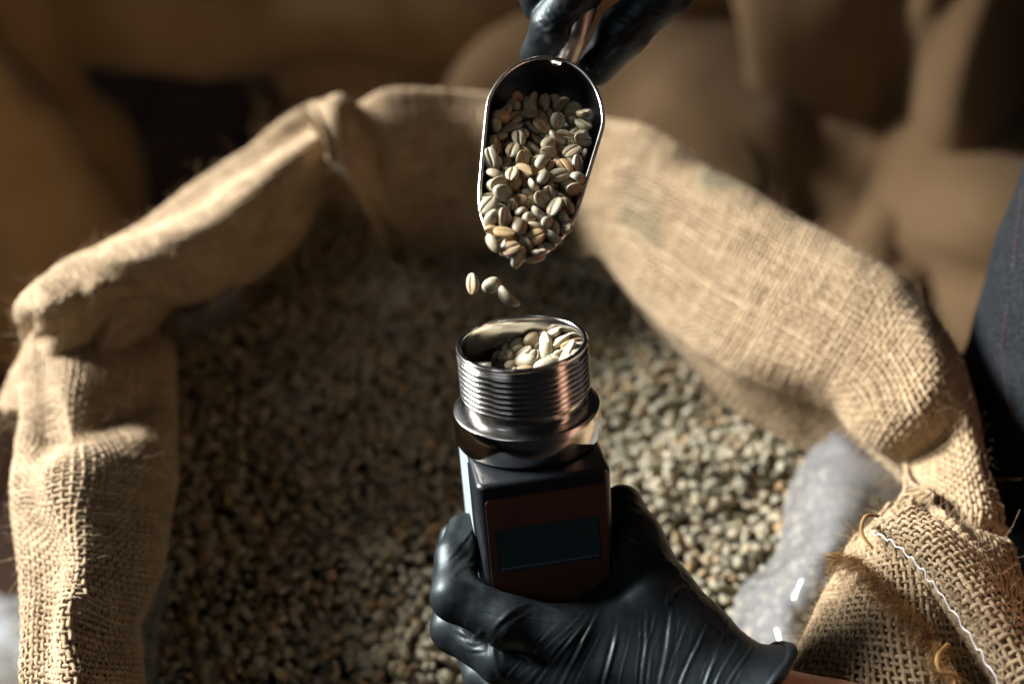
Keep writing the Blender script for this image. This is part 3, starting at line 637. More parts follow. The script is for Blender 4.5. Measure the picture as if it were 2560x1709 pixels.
# white stitch along the hem, and the frayed cut edge below it
sp = catmull(np.array([WZ(2176, 1322, .676), WZ(2235, 1352, .684), WZ(2300, 1412, .688), WZ(2362, 1492, .688), WZ(2440, 1605, .685), WZ(2510, 1725, .678)]), 60)
sp = sp+np.array([0, 0, 1.])*(-.0012+.0009*np.sin(np.arange(60)*1.3)+.0005*np.random.default_rng(2).normal(size=60))[:, None]
v, f = tube(sp, (.00038+.0001*np.abs(np.sin(np.arange(60)*.9))), 6)
link('hem_stitch', local(mesh('hem_stitch', v, f), SINV), M['stitch'], sack)
fr = catmull(np.array([WZ(2085, 1388, .655), WZ(2150, 1405, .669), WZ(2210, 1462, .674), WZ(2285, 1535, .675), WZ(2345, 1610, .672), WZ(2385, 1709, .668)]), 80)
r3 = np.random.default_rng(8); nf = 1500
ti = r3.random(nf)*79; ii = np.minimum(ti.astype(int), 78); P0 = fr[ii]+(fr[ii+1]-fr[ii])*(ti-ii)[:, None]
cl = np.round(ti/3.0); P0 = P0+(fr[np.clip(cl*3.0, 0, 79).astype(int)]-P0)*.45; cr = np.random.default_rng(3).normal(size=(60, 3))
Dd = np.array([-.75, -.55, .28])+cr[cl.astype(int) % 60]*.35+r3.normal(size=(nf, 3))*.26
Dd /= np.linalg.norm(Dd, axis=1)[:, None]
t5 = np.linspace(0, 1, 6)[None, :, None]; LL = r3.uniform(.004, .0095, nf)
Ps = P0[:, None]+r3.normal(size=(nf, 1, 3))*.0012+LL[:, None, None]*(Dd[:, None]*t5+(r3.normal(size=(nf, 1, 3))*.4+np.array([0, 0, -.4]))*t5*t5)
v, f = strands(Ps, r3.uniform(.00010, .00020, nf))
fo = link('frayed_edge', local(mesh('frayed_edge', v, f), SINV), M['tuft'], sack); fo['kind'] = 'stuff'
yarns = []
for (pts_, rr) in (([(2370, 1610, .676), (2345, 1640, .680), (2352, 1675, .678), (2390, 1690, .676), (2380, 1740, .67)], .0010), ([(2200, 1290, .67), (2165, 1290, .672), (2155, 1330, .670), (2180, 1370, .668)], .0009)):
    yarns = []; c = catmull(np.array([WZ(*p) for p in pts_]), 40)
    for j in range(3): 
        a = np.arange(40)*.9+j*2.1
        yarns.append(tube(c+rr*.55*np.stack([np.cos(a), np.sin(a)*.6, np.sin(a)*.6], -1), rr*.6, 5))
    v, f = join(yarns); link('loose_yarn', local(mesh('loose_yarn', v, f), SINV), M['tuft'], sack)

# body of the sack below the roll, down to the floor
ring = np.array([WZ(x, y, .58) for x, y in [(110, 1900), (110, 1600), (125, 1300), (165, 1000), (210, 840), (330, 640), (560, 470), (760, 330), (960, 275), (1240, 280), (1560, 350), (1860, 560), (2150, 760), (2360, 980), (2420, 1200), (2430, 1500), (2400, 1800), (2100, 2150), (1280, 2350), (400, 2200)]])
ring = catmull(np.r_[ring, ring[:1]], 121)[:120]; rc = ring.mean(0)
lev = np.array([(.575, 1.0), (.45, 1.06), (.3, 1.10), (.12, 1.08), (.02, 1.0), (.004, .9)])
BV = np.stack([np.c_[rc[:2]+(ring[:, :2]-rc[:2])*s, np.full(120, z)] for z, s in catmull(lev, 24)], 1)
nn = BV-np.array([rc[0], rc[1], .3]); nn[..., 2] = 0; nn /= np.linalg.norm(nn, axis=2)[..., None]
BV = BV+nn*(.012*noise3(BV.reshape(-1, 3), 77, .1, 3).reshape(120, 24))[..., None]
link('sack_body', local(mesh('sack_body', BV.reshape(-1, 3), grid_faces(120, 24, True, False)), SINV), M['cloth'], sack)

# clear liner showing between the beans and the cuff
liner = empty('plastic_liner', (0, .68, .55)); tag(liner, 'crumpled clear plastic liner poking out between the beans and the burlap cuff', 'plastic liner'); LM = Matrix.Translation((0, .68, .55))
def film(stns, seed, amp=.004):
    G = catmull(np.array([catmull(np.array([WZ(*p) for p in s_]), 60) for s_ in stns]), 110)
    n = frame_of(G); n = -n if n[..., 2].mean() < 0 else n
    q = noise3(G.reshape(-1, 3), seed, .05, 2); q = np.abs(q)*1.7-.4+.25*np.abs(noise3(G.reshape(-1, 3), seed+3, .035, 1))
    G = G+n*(amp*q.reshape(G.shape[:2]))[..., None]
    return link('liner_fold', local(mesh('liner_fold', G.reshape(-1, 3), grid_faces(110, 60)), LM), M['film'], liner)
film([[(1950, 985, .535), (2040, 1000, .555), (2170, 1075, .560)], [(2005, 1060, .535), (2090, 1075, .562), (2220, 1120, .562)], [(2015, 1130, .535), (2110, 1130, .572), (2265, 1175, .568)], [(1965, 1230, .535), (2090, 1220, .580), (2250, 1245, .575)], [(1948, 1370, .535), (2065, 1350, .592), (2185, 1385, .580)], [(1860, 1455, .53), (1995, 1440, .590), (2150, 1490, .575)], [(1825, 1560, .53), (1950, 1560, .582), (2110, 1590, .57)], [(1880, 1680, .53), (1965, 1690, .575), (2060, 1720, .565)]], 5, .0055)
film([[(440, 1400, .525), (400, 1405, .545), (365, 1395, .55)], [(420, 1490, .525), (370, 1495, .548), (325, 1490, .555)], [(395, 1590, .525), (340, 1595, .548), (285, 1590, .55)], [(395, 1760, .525), (345, 1760, .548), (300, 1760, .55)]], 6, .0016)
film([[(450, 860, .525), (450, 800, .585), (450, 760, .59)], [(520, 835, .525), (520, 780, .585), (520, 750, .59)], [(610, 780, .525), (605, 730, .58), (600, 700, .585)]], 7, .002)

# ------------------------------------------------------------------ moisture meter
el, lean, yaw = math.radians(25), math.radians(4.6), math.radians(-7)
def c2w(v): return RIGHT*v[0]+UP*v[1]+BACK*v[2]
ma = np.array([-math.cos(el)*math.sin(lean), math.cos(el)*math.cos(lean), math.sin(el)])
mf0 = np.array([0, 0, 1.])-ma*ma[2]; mf0 /= np.linalg.norm(mf0); mr0 = np.cross(ma, mf0)
mr0 = -np.cross(mf0, ma) if False else mr0
mf = mf0*math.cos(yaw)-mr0*math.sin(yaw); mr = np.cross(ma, mf)
MA, MF, MR = c2w(ma), c2w(mf), c2w(mr)
MC = W(1304, 853, .62)
def mm(x, fr, z): return MC+(MR*x+MF*fr+MA*z)/1000.0           # meter coordinates in millimetres: right, front, up from the rim
MMAT = Matrix(((MR[0], -MF[0], MA[0], MC[0]), (MR[1], -MF[1], MA[1], MC[1]), (MR[2], -MF[2], MA[2], MC[2]), (0, 0, 0, 1)))   # local x right, y back, z up
meter = empty('moisture_meter', mat=MMAT); tag(meter, 'black handheld grain moisture meter with a threaded steel cup, held in the lower gloved hand', 'moisture meter')
def lathe(name, prof, seg, m, parent=meter):
    P = np.array(prof)/1000; th = np.arange(seg)*2*math.pi/seg
    V = np.stack([P[:, None, 0]*np.cos(th), P[:, None, 0]*np.sin(th), np.repeat(P[:, None, 1], seg, 1)], -1)
    me = mesh(name, V.reshape(-1, 3), grid_faces(len(P), seg, False, True)[:, ::-1].copy())
    me.set_sharp_from_angle(angle=math.radians(28))
    return link(name, me, m, parent)
# threaded cup: outside with a helical thread, inside smooth
seg, nz = 120, 190
th = np.arange(seg)*2*math.pi/seg
zz = np.linspace(-2.6, -24.0, nz)
pit = 2.6
Zg, Tg = np.meshgrid(zz, th, indexing='ij')
phs = (Zg/pit+Tg/(2*math.pi)) % 1.0
rg = 29.0-1.7*(.5-.5*np.cos(2*math.pi*phs))**.8
fade = np.clip((-2.6-Zg)/1.2+.0, 0, 1)*np.clip((Zg+24.0)/1.5, 0, 1)
rg = 27.9+(rg-27.9)*fade
V = np.stack([rg*np.cos(Tg), rg*np.sin(Tg), Zg], -1)/1000
link('cup_thread', mesh('cup_thread', V.reshape(-1, 3), grid_faces(nz, seg, False, True)[:, ::-1].copy()), M['chrome'], meter)
lathe('cup_rim', [(27.9, -2.7), (28.4, -2.0), (28.9, -1.2), (28.95, -.6), (28.6, -.1), (27.9, .12), (27.2, .05), (26.8, -.3), (26.6, -.9), (26.5, -3)], seg, M['chrome'])
lathe('cup_wall', [(26.5, -3), (26.5, -15), (26.5, -29.4), (26.0, -30), (0.02, -30)], seg, M['chrome'])
lathe('cup_neck', [(27.9, -24.0), (27.3, -24.3), (27.2, -24.8), (27.2, -29.2), (27.5, -29.6)], seg, M['chrome'])
lathe('flange_top', [(27.4, -29.5), (28.2, -29.6), (30.0, -29.9), (32.1, -30.5), (32.6, -30.9)], seg, M['turned'])
lathe('flange', [(32.6, -30.9), (32.9, -31.3), (33.0, -31.8), (33.0, -44.0), (32.7, -44.6), (31.8, -44.9), (20, -45.0)], seg, M['brushed'])
lathe('gasket', [(32.2, -44.7), (32.2, -45.6), (31.6, -46.3), (20, -46.4)], seg, M['casing'])
# casing: rounded box, slightly narrower at the foot
bm = bmesh.new(); bmesh.ops.create_cube(bm, size=1)
for v in bm.verts:
    top = v.co.z > 0; k = 1.0 if top else .97
    v.co = Vector((v.co.x*.0585*k, v.co.y*.071*k-.0045, -.0462 if top else -.1240))
bmesh.ops.bevel(bm, geom=[e for e in bm.edges if abs(e.verts[0].co.z-e.verts[1].co.z) > .01], offset=.0042, segments=5, affect='EDGES', profile=.5)
bmesh.ops.bevel(bm, geom=[e for e in bm.edges if abs(e.verts[0].co.z-e.verts[1].co.z) < .001 and len(e.link_faces) == 2 and any(abs(f.normal.z) > .9 for f in e.link_faces) and not all(abs(f.normal.z) > .9 for f in e.link_faces)], offset=.0026, segments=4, affect='EDGES', profile=.5)
me = bpy.data.meshes.new('casing'); bm.to_mesh(me); bm.free(); me.polygons.foreach_set('use_smooth', np.ones(len(me.polygons), bool))
cs = link('casing', me, M['casing'], meter)
def rrect(x0, x1, z0, z1, r, n=6):
    out = []
    for cx, cz, a0 in ((x1-r, z1-r, 0), (x0+r, z1-r, 90), (x0+r, z0+r, 180), (x1-r, z0+r, 270)):
        for i in range(n+1):
            a = math.radians(a0+90*i/n); out.append((cx+r*math.cos(a), cz+r*math.sin(a)))
    return out
def front_y(z): return -4.5-35.5*(1-.03*(z+46.2)/(-124+46.2)) if False else -(40.0-35.5*.03*(-46.2-z)/77.8)       # front face of the tapered casing, in local y
def plate(name, x0, x1, z0, z1, r, yoff, thick, m, hole=None):
    bm = bmesh.new(); o = rrect(x0, x1, z0, z1, r)
    def P(x, z, k): return Vector((x, front_y(z)-yoff-k, z))/1000
    n = len(o)
    if hole:
        h = rrect(*hole)
        a = [bm.verts.new(P(x, z, thick)) for x, z in o]; b = [bm.verts.new(P(x, z, thick)) for x, z in h]
        a2 = [bm.verts.new(P(x, z, 0)) for x, z in o]; b2 = [bm.verts.new(P(x, z, -.6)) for x, z in h]
        for i in range(n):
            j = (i+1) % n
            bm.faces.new((a[i], a[j], b[j], b[i])); bm.faces.new((a2[i], a2[j], a[j], a[i])); bm.faces.new((b[i], b[j], b2[j], b2[i]))
    else:
        a = [bm.verts.new(P(x, z, thick)) for x, z in o]; a2 = [bm.verts.new(P(x, z, 0)) for x, z in o]
        bm.faces.new(a)
        for i in range(n): bm.faces.new((a2[i], a2[(i+1) % n], a[(i+1) % n], a[i]))
    bmesh.ops.recalc_face_normals(bm, faces=bm.faces[:])
    me = bpy.data.meshes.new(name); bm.to_mesh(me); bm.free()
    return link(name, me, m, meter)
plate('front_label', -26.2, 26.2, -110, -53.0, 2.4, .02, .45, M['label'], hole=(-22.8, 22.8, -91.0, -68.3, 1.0))
disp = plate('display', -22.6, 22.6, -90.8, -68.5, .9, .04, .12, M['lcd'])
seg_v = []
for i in range(44):                                             # the row of display contacts along the lower edge
    x = -21.2+42.4*i/43; z = -88.9; w = .28 if i % 3 else .42
    c = np.array([x, front_y(z)-.22, z])/1000; s = np.array([w, .06, .22])/1000
    vv = [c+s*np.array(q) for q in ((-1, -1, -1), (1, -1, -1), (1, -1, 1), (-1, -1, 1), (-1, 1, -1), (1, 1, -1), (1, 1, 1), (-1, 1, 1))]
    seg_v.append((vv, [(0, 1, 2, 3), (0, 4, 5, 1), (3, 2, 6, 7), (0, 3, 7, 4), (1, 5, 6, 2)]))
v, f = join(seg_v); so = link('contact_row', mesh('contact_row', v, f, False), M['ink'], meter); so['kind'] = 'stuff'
bm = bmesh.new(); bmesh.ops.create_cube(bm, size=1)
for v in bm.verts: v.co = Vector((-.0292+v.co.x*.0012, .008+v.co.y*.040, -.083+v.co.z*.068))
bmesh.ops.bevel(bm, geom=bm.edges[:], offset=.0004, segments=2, affect='EDGES')
me = bpy.data.meshes.new('side_reflection'); bm.to_mesh(me); bm.free(); link('side_reflection', me, M['pale'], meter)  # added pale strip: window reflection on the casing side put into its colour

# ------------------------------------------------------------------ scoop
S0, S1 = W(1391, 147, .648), W(1285, 684, .595)
sx = S1-S0; sx /= np.linalg.norm(sx); vdir = CAM-(S0+S1)/2; vdir /= np.linalg.norm(vdir)
sz = vdir-sx*(vdir@sx); sz /= np.linalg.norm(sz); sy = np.cross(sz, sx)
SMAT = Matrix([[sx[i], sy[i], sz[i], S0[i]] for i in range(3)]+[[0, 0, 0, 1]])
scoop = empty('metal_scoop', mat=SMAT); tag(scoop, 'small polished steel scoop heaped with coffee beans, held by the upper gloved hand', 'scoop')
G = scoop_grid(56, 40); n, m = G.shape[:2]
me = mesh('scoop_bowl', G.reshape(-1, 3), grid_faces(n, m))
so = link('scoop_bowl', me, M['scoop'], scoop); md = so.modifiers.new('thickness', 'SOLIDIFY'); md.thickness = .0009; md.offset = 1
bmx = bmesh.new(); bmx.from_mesh(me); bmesh.ops.recalc_face_normals(bmx, faces=bmx.faces[:])
if sum(f.normal.z for f in bmx.faces) > 0: bmesh.ops.reverse_faces(bmx, faces=bmx.faces[:])
bmx.to_mesh(me); bmx.free()
edge = np.concatenate([G[:, 0], G[::-1, -1]]); edge = arclen(np.r_[edge, edge[:1]], 160)
v, f = tube(edge, .00095, 8, False); link('rolled_rim', mesh('rolled_rim', v, f), M['rim'], scoop)
def s_local(p): return np.array((SMAT.inverted() @ Vector(p)))
hp = [s_local(W(1405, 175, .662)), s_local(W(1424, 128, .655)), s_local(W(1450, 60, .648)), s_local(W(1492, -60, .655)), s_local(W(1545, -190, .675))]
hc = catmull(np.array(hp), 40)
v, f = tube(hc, np.r_[np.linspace(.0075, .0052, 8), np.linspace(.0052, .0056, 32)], 16, True, .75)
link('handle', mesh('handle', v, f), M['handle'], scoop)

# beans resting in the scoop, in the cup and falling between
SIM = {"scoop":[[2,0.75,46.95,-8.44,-12.11,0.216,0.531,0.791,0.213],[0,0.92,46.06,15.2,-8.39,0.876,0.265,0.312,0.256],[2,0.9,65.11,-15.89,-5.43,0.905,-0.171,-0.233,-0.312],[0,0.78,20.92,-11.21,-16.65,0.201,-0.969,-0.143,-0.03],[2,0.78,56.75,-12.38,-8.63,0.221,0.18,0.896,-0.341],[1,0.8,29.54,-4.46,-14.03,0.087,-0.957,0.164,-0.221],[4,0.94,51.32,-8.92,-10.36,0.859,0.223,0.24,0.394],[1,0.88,22.38,-6.67,-17.9,0.947,0.179,-0.195,0.18],[5,0.85,76.5,11.51,-3.6,0.462,-0.593,-0.634,0.181],[2,0.89,82.5,-2.5,-2.5,0.056,0.924,-0.198,0.323],[2,0.93,59.91,-3.53,-6.08,0.078,0.032,-0.091,-0.992],[2,0.88,45.15,7.97,-9.03,0.195,-0.95,-0.199,-0.139],[1,0.87,89.65,-11.17,-0.62,0.605,0.413,-0.494,-0.468],[1,0.98,78.07,-11.72,-2.85,0.718,0.063,-0.025,0.692],[1,0.88,93.68,-8.75,-0.89,0.153,0.82,-0.55,0.037],[1,0.87,16.13,1.28,-18.71,0.232,-0.13,-0.837,-0.479],[4,0.88,23.21,11.12,-15.91,0.382,0.077,0.505,0.77],[1,0.87,77.18,-1.93,-2.53,0.224,0.527,0.196,-0.796],[0,0.76,66.69,-2.43,-5.37,0.369,0.612,0.699,-0.037],[5,0.84,36.94,18.74,-11.46,0.161,0.023,-0.322,0.933],[0,0.96,89.59,-1.9,-0.51,0.829,-0.07,-0.004,-0.555],[2,0.87,80.24,2.1,-0.84,0.866,-0.274,-0.304,-0.287],[4,0.93,72.12,-15.73,-3.77,0.78,0.084,-0.122,-0.607],[0,0.81,62.47,8.2,-6.3,0.664,0.08,-0.334,0.665],[2,0.86,17.4,13.35,-14.38,0.732,0.179,-0.259,-0.605],[0,0.86,80.88,17.15,-1.69,0.55,0.286,0.299,-0.725],[5,0.87,81.54,8.23,-2.28,0.306,0.841,-0.235,0.378],[1,0.96,14.28,6.75,-17.7,0.922,-0.118,-0.367,0.026],[1,0.85,39.64,-14.7,-11.26,0.124,0.151,0.35,0.916],[5,0.8,18.98,-13.94,-14.83,0.08,-0.091,0.992,0.043],[5,0.95,67.61,13.73,-4.01,0.236,-0.782,-0.516,0.259],[5,0.77,45.87,0.66,-8.5,0.074,-0.523,-0.843,0.097],[1,0.91,46.43,18.58,-5.42,0.9,-0.373,0.127,0.188],[0,0.98,60.23,-16.71,-4.54,0.314,0.383,-0.281,-0.822],[0,0.79,17.1,-2.72,-16.98,0.873,0.155,0.049,0.46],[3,0.97,62.84,5.99,-3.97,0.894,0.29,0.123,-0.319],[5,0.8,21.59,-1.24,-13.82,0.505,0.16,0.126,-0.839],[5,0.97,9.49,-1.98,-17.32,0.036,-0.11,0.378,-0.919],[3,0.74,57.16,15.38,-7.5,0.058,-0.578,0.812,-0.053],[3,0.94,53.76,0.23,-5.05,0.809,-0.182,-0.135,-0.542],[0,0.76,59.03,2.56,-6.72,0.02,0.494,-0.752,0.436],[0,0.82,62.46,14.89,-6.07,0.86,-0.264,-0.279,0.335],[0,0.8,95.04,2.31,-1.45,0.086,-0.142,0.969,0.182],[4,0.85,29.15,3.23,-12.51,0.094,0.85,-0.514,-0.063],[1,0.85,68.99,-8.72,-4.63,0.034,-0.984,-0.115,-0.135],[0,0.99,37.91,10.5,-10.3,0.021,0.899,0.437,-0.01],[1,0.99,43.84,-13.49,-9.82,0.227,0.221,0.15,0.937],[5,0.78,34.28,-9.43,-8.66,0.126,-0.79,0.59,0.111],[0,0.84,81.49,13.24,-2.29,0.178,-0.057,0.535,-0.824],[1,0.79,98.38,7.39,0.37,0.416,-0.747,0.479,-0.198],[1,0.83,26.6,-10.39,-13.82,0.073,-0.295,0.944,0.131],[0,0.99,8.01,1.77,-18.02,0.311,-0.358,-0.879,-0.044],[1,0.94,31.39,-13.86,-8.48,0.391,-0.177,-0.247,0.869],[0,0.77,57.47,8.08,-7.15,0.429,-0.555,0.661,-0.269],[0,0.97,66.73,-13.57,-0.75,0.023,-0.399,-0.856,0.329],[5,0.98,11.21,11.65,-15.1,0.544,-0.548,-0.635,0.03],[5,0.77,37.85,-18.25,-7.78,0.35,-0.749,0.561,-0.039],[4,0.79,16.8,-15.07,-12.56,0.18,-0.846,-0.5,-0.044],[1,0.81,30.67,18.77,-8.5,0.669,-0.315,0.02,-0.672],[0,0.97,52.01,7.02,-5.71,0.147,-0.08,-0.92,0.355],[1,0.87,26.57,-4.17,-11.96,0.286,0.879,0.285,0.254],[0,0.94,33.72,5.69,-11.52,0.067,0.789,0.529,-0.305],[0,0.84,63.15,-7.29,-3.37,0.156,0.033,-0.156,0.975],[3,0.88,65.84,-0.23,-4.67,0.814,-0.148,-0.348,-0.442],[4,0.94,70.24,16.54,-1.96,0.27,-0.807,-0.306,0.428],[4,0.94,50.35,-14.76,-8.13,0.638,0.1,-0.118,0.754],[0,0.96,100.92,0.9,1.94,0.499,0.831,-0.036,-0.243],[2,0.99,84.38,-13.74,0.29,0.212,-0.583,-0.464,-0.633],[1,0.94,23.91,16.41,-11.44,0.197,0.281,0.93,0.133],[2,0.98,27.66,-19.46,-8.67,0.558,0.157,0.389,0.716],[0,0.78,90.13,11.71,-1.47,0.873,-0.164,-0.302,0.346],[0,0.88,62.96,0.97,-1.26,0.373,0.827,-0.029,0.419],[5,0.77,99.65,-3.24,5.71,0.106,-0.858,0.486,0.129],[5,0.89,39.25,14.63,-5.91,0.341,-0.065,-0.165,0.923],[0,0.95,39.38,-1.52,-9.02,0.788,-0.385,-0.204,0.435],[1,0.74,10.21,-8.35,-19.22,0.369,-0.322,-0.142,-0.86],[2,0.78,96.66,-2.34,-0.23,0.308,-0.95,0.056,-0.001],[5,0.94,75.56,16.63,-1.04,0.791,-0.446,-0.371,0.197],[1,0.91,57.27,16.73,-5.32,0.851,0.065,0.042,0.52],[3,0.98,43.67,-19.11,-6.89,0.89,0.34,0.214,0.215],[5,0.79,42.35,-5.82,-9.2,0.376,-0.178,0.142,-0.898],[4,0.74,93.58,8.72,-0.68,0.438,-0.681,-0.576,0.113],[0,0.77,33.5,-1.61,-10.48,0.906,-0.259,-0.224,0.248],[5,0.93,46.35,-5.98,-6.82,0.129,0.385,-0.897,-0.174],[1,0.91,96.36,-5.05,1.64,0.942,0.321,0.032,-0.09],[0,0.93,90.59,5.49,2.57,0.244,-0.464,-0.847,-0.089],[0,0.98,77.31,6.15,-0.26,0.642,0.055,-0.585,-0.492],[5,0.92,84.13,-8.21,2.32,0.375,0.92,0.101,-0.051],[0,0.9,21.18,17.66,-10.07,0.859,-0.135,-0.206,0.449],[5,0.83,11.83,-13.77,-15.59,0.385,-0.418,-0.252,-0.784],[4,0.93,20.95,-7.04,-10.95,0.079,-0.865,0.409,-0.278],[0,0.75,74.69,-6.21,-1.53,0.705,0.185,0.677,-0.099],[1,0.77,29.19,10.17,-10.7,0.139,0.633,-0.719,-0.251],[0,0.81,60.89,18.74,-2.05,0.207,-0.479,-0.732,0.438],[2,0.96,71.14,-11.54,0.38,0.677,-0.05,0.357,0.641],[1,0.92,52.84,-19.72,-3.26,0.148,-0.118,0.138,-0.972],[0,0.74,42.36,4.5,-6.0,0.74,-0.184,0.189,-0.618],[2,0.95,22.11,5.87,-11.27,0.05,-0.125,-0.158,-0.978],[5,0.81,28.78,18.17,-10.79,0.106,0.283,0.393,0.868],[0,0.94,70.81,6.15,0.26,0.217,0.521,-0.821,0.082],[1,0.97,16.04,16.64,-8.67,0.42,-0.176,0.882,0.121],[4,0.94,59.83,-9.14,-1.28,0.958,0.228,-0.138,0.105],[4,0.93,37.77,-9.61,-6.37,0.977,0.008,-0.034,0.211],[0,0.99,77.84,-16.7,-0.32,0.152,-0.038,-0.185,0.97],[5,0.95,70.89,3.21,-2.41,0.123,0.36,0.916,-0.123],[0,0.84,14.91,-9.07,-18.34,0.904,-0.268,0.291,0.162],[3,0.86,10.04,-6.02,-15.66,0.513,0.855,0.072,0.03],[1,0.89,97.52,-10.44,3.36,0.64,-0.67,-0.287,0.243],[4,0.92,85.94,5.29,1.54,0.313,0.483,-0.659,-0.484],[1,0.86,56.82,-4.69,-1.74,0.056,-0.502,0.839,0.204],[4,0.94,47.94,2.22,-6.01,0.26,0.753,-0.569,-0.202],[0,0.94,86.96,-1.61,2.41,0.054,0.13,-0.042,-0.989],[4,0.87,66.79,8.18,-1.29,0.097,-0.901,-0.151,0.395],[0,0.92,32.37,7.54,-7.95,0.61,0.038,-0.37,-0.699],[0,0.81,53.41,-17.32,-6.22,0.022,0.278,-0.008,0.96],[5,0.84,23.76,-13.23,-11.73,0.036,-0.951,0.3,-0.072],[5,0.86,37.02,3.89,-8.01,0.222,-0.112,0.068,0.966],[5,0.81,45.4,-11.08,-4.9,0.113,-0.992,0.045,-0.028],[4,0.81,49.01,-19.5,-5.38,0.251,0.923,-0.075,-0.282],[4,0.83,96.42,8.14,2.05,0.456,0.473,-0.052,-0.752],[4,0.78,81.41,9.48,1.17,0.315,-0.047,0.399,0.86],[4,0.81,21.37,-17.88,-11.41,0.144,-0.102,-0.256,0.95],[4,0.97,87.19,13.2,0.5,0.607,-0.571,-0.297,0.466],[2,0.76,33.58,-20.89,-6.87,0.386,-0.864,0.027,0.323],[5,0.74,54.27,-10.29,-5.73,0.395,0.413,0.807,0.151],[1,0.85,91.64,-7.43,3.88,0.774,-0.04,-0.169,0.609],[5,0.91,73.54,11.39,1.87,0.314,-0.944,0.101,0.022],[3,0.94,10.74,6.43,-13.1,0.715,-0.227,0.661,-0.009],[1,0.74,34.43,14.51,-9.55,0.971,-0.163,-0.097,0.146],[5,0.9,54.6,19.14,-2.82,0.2,-0.353,0.09,0.91],[0,0.91,49.87,12.76,-3.66,0.908,0.085,0.028,0.409],[4,0.98,58.29,4.12,-2.09,0.006,0.109,0.358,-0.927],[1,0.82,49.66,-6.0,-4.79,0.067,0.959,0.055,-0.269],[0,0.89,16.36,-7.42,-14.16,0.165,-0.926,-0.28,0.191],[1,0.74,50.29,2.25,-2.73,0.136,-0.088,0.006,0.987],[1,0.77,72.13,-3.11,-0.97,0.562,0.096,0.217,-0.792],[4,0.77,93.94,2.3,1.76,0.365,-0.137,0.338,-0.857],[5,0.93,26.74,-0.43,-9.73,0.512,0.014,-0.155,-0.845],[1,0.89,55.27,10.91,-2.37,0.562,0.112,0.055,0.818]],"cup":[[0,0.91,4.18,1.81,-20.82,0.405,0.891,0.207,0.021],[0,0.83,-11.14,6.57,-21.82,0.129,0.539,-0.821,-0.139],[1,0.8,8.81,18.35,-20.91,0.661,0.725,0.172,-0.087],[5,0.86,8.31,12.54,-21.62,0.124,-0.458,-0.862,0.178],[5,0.84,1.57,15.85,-21.21,0.176,-0.967,0.04,0.179],[5,0.85,14.85,4.74,-18.45,0.223,0.723,-0.596,0.268],[0,0.89,-3.57,-0.91,-19.0,0.15,0.108,0.234,0.955],[2,0.89,21.97,2.53,-18.18,0.374,0.91,-0.136,-0.12],[2,0.93,22.05,-4.77,-17.83,0.421,-0.289,0.167,-0.843],[0,0.89,-11.89,14.61,-22.77,0.552,-0.008,0.011,0.834],[2,0.88,4.68,21.25,-18.16,0.97,0.206,-0.025,0.122],[4,0.91,11.53,21.91,-20.17,0.426,0.099,-0.72,0.539],[0,0.83,10.69,-0.33,-19.15,0.807,0.095,0.125,-0.569],[1,0.98,6.4,-5.43,-16.79,0.024,-0.051,0.09,-0.994],[3,0.95,-19.43,11.04,-22.24,0.935,-0.282,-0.068,0.204],[1,0.88,17.85,-1.28,-15.45,0.311,-0.17,0.93,-0.093],[4,0.88,2.62,6.38,-19.17,0.341,-0.764,-0.476,-0.272],[1,0.87,20.58,6.39,-17.29,0.892,-0.452,0.007,-0.005],[1,0.96,-1.52,5.44,-18.54,0.86,0.323,-0.257,-0.299],[5,0.91,-14.26,-5.24,-17.44,0.074,0.189,0.126,-0.971],[1,0.83,-9.68,0.1,-18.5,0.749,0.019,-0.405,-0.525],[2,0.74,-0.32,-6.42,-19.29,0.789,-0.548,-0.148,0.235],[5,0.84,-3.72,19.7,-19.87,0.375,0.619,0.602,-0.337],[2,0.87,16.97,15.34,-19.35,0.289,0.277,-0.131,0.907],[5,0.89,17.07,-8.63,-16.44,0.224,0.337,0.64,0.653],[2,0.84,-2.3,23.37,-19.6,0.16,-0.211,0.489,0.831],[0,0.78,-8.39,21.95,-20.6,0.018,0.536,-0.519,-0.666],[0,0.81,12.83,9.58,-20.46,0.66,0.535,0.527,-0.001],[2,0.86,-9.4,15.88,-18.53,0.664,-0.206,0.036,0.718],[0,0.86,14.44,17.84,-15.7,0.879,-0.101,-0.158,-0.439],[5,0.87,16.58,10.07,-15.97,0.217,0.068,-0.187,-0.956],[1,0.96,-8.31,8.64,-20.65,0.86,0.097,0.325,0.381],[5,0.8,-14.04,20.25,-20.85,0.228,-0.357,0.669,-0.611],[5,0.95,9.8,13.27,-16.79,0.193,0.667,0.561,0.451],[0,0.93,8.62,7.38,-18.27,0.386,0.419,0.021,-0.822],[1,0.91,-2.32,13.5,-18.55,0.985,-0.057,-0.142,0.075]]}
for (v, s, x, y, z, qw, qx, qy, qz) in SIM['scoop']:
    q_ = Quaternion((qw, qx, qy, qz)).to_matrix()
    if (q_ @ Vector((0, 0, -1))).z < .1 and rnd.random() < .72: (qw, qx, qy, qz) = (q_ @ Matrix.Rotation(math.pi, 3, 'X')).to_quaternion()
    put_bean(v, s, SMAT @ Matrix.Translation((x/1000*1.034+.006, y/1000, z/1000+.0036)) @ Quaternion((qw, qx, qy, qz)).to_matrix().to_4x4(), *next((l, g) for c, l, g in ((.088, 'pale green coffee bean at the very lip of the steel scoop, about to slide off', 'beans at the lip of the scoop'), (.058, 'pale green coffee bean in the lower half of the scoop heap, above the lip', 'beans in the lower half of the scoop'), (.030, 'pale green coffee bean in the upper half of the scoop heap', 'beans in the upper half of the scoop'), (-1, 'coffee bean at the shaded top end of the scoop heap, nearest the handle', 'beans at the handle end of the scoop')) if x/1000 > c))
tilt = Matrix.Rotation(math.radians(-12), 4, 'Y') @ Matrix.Rotation(math.radians(6), 4, 'X')
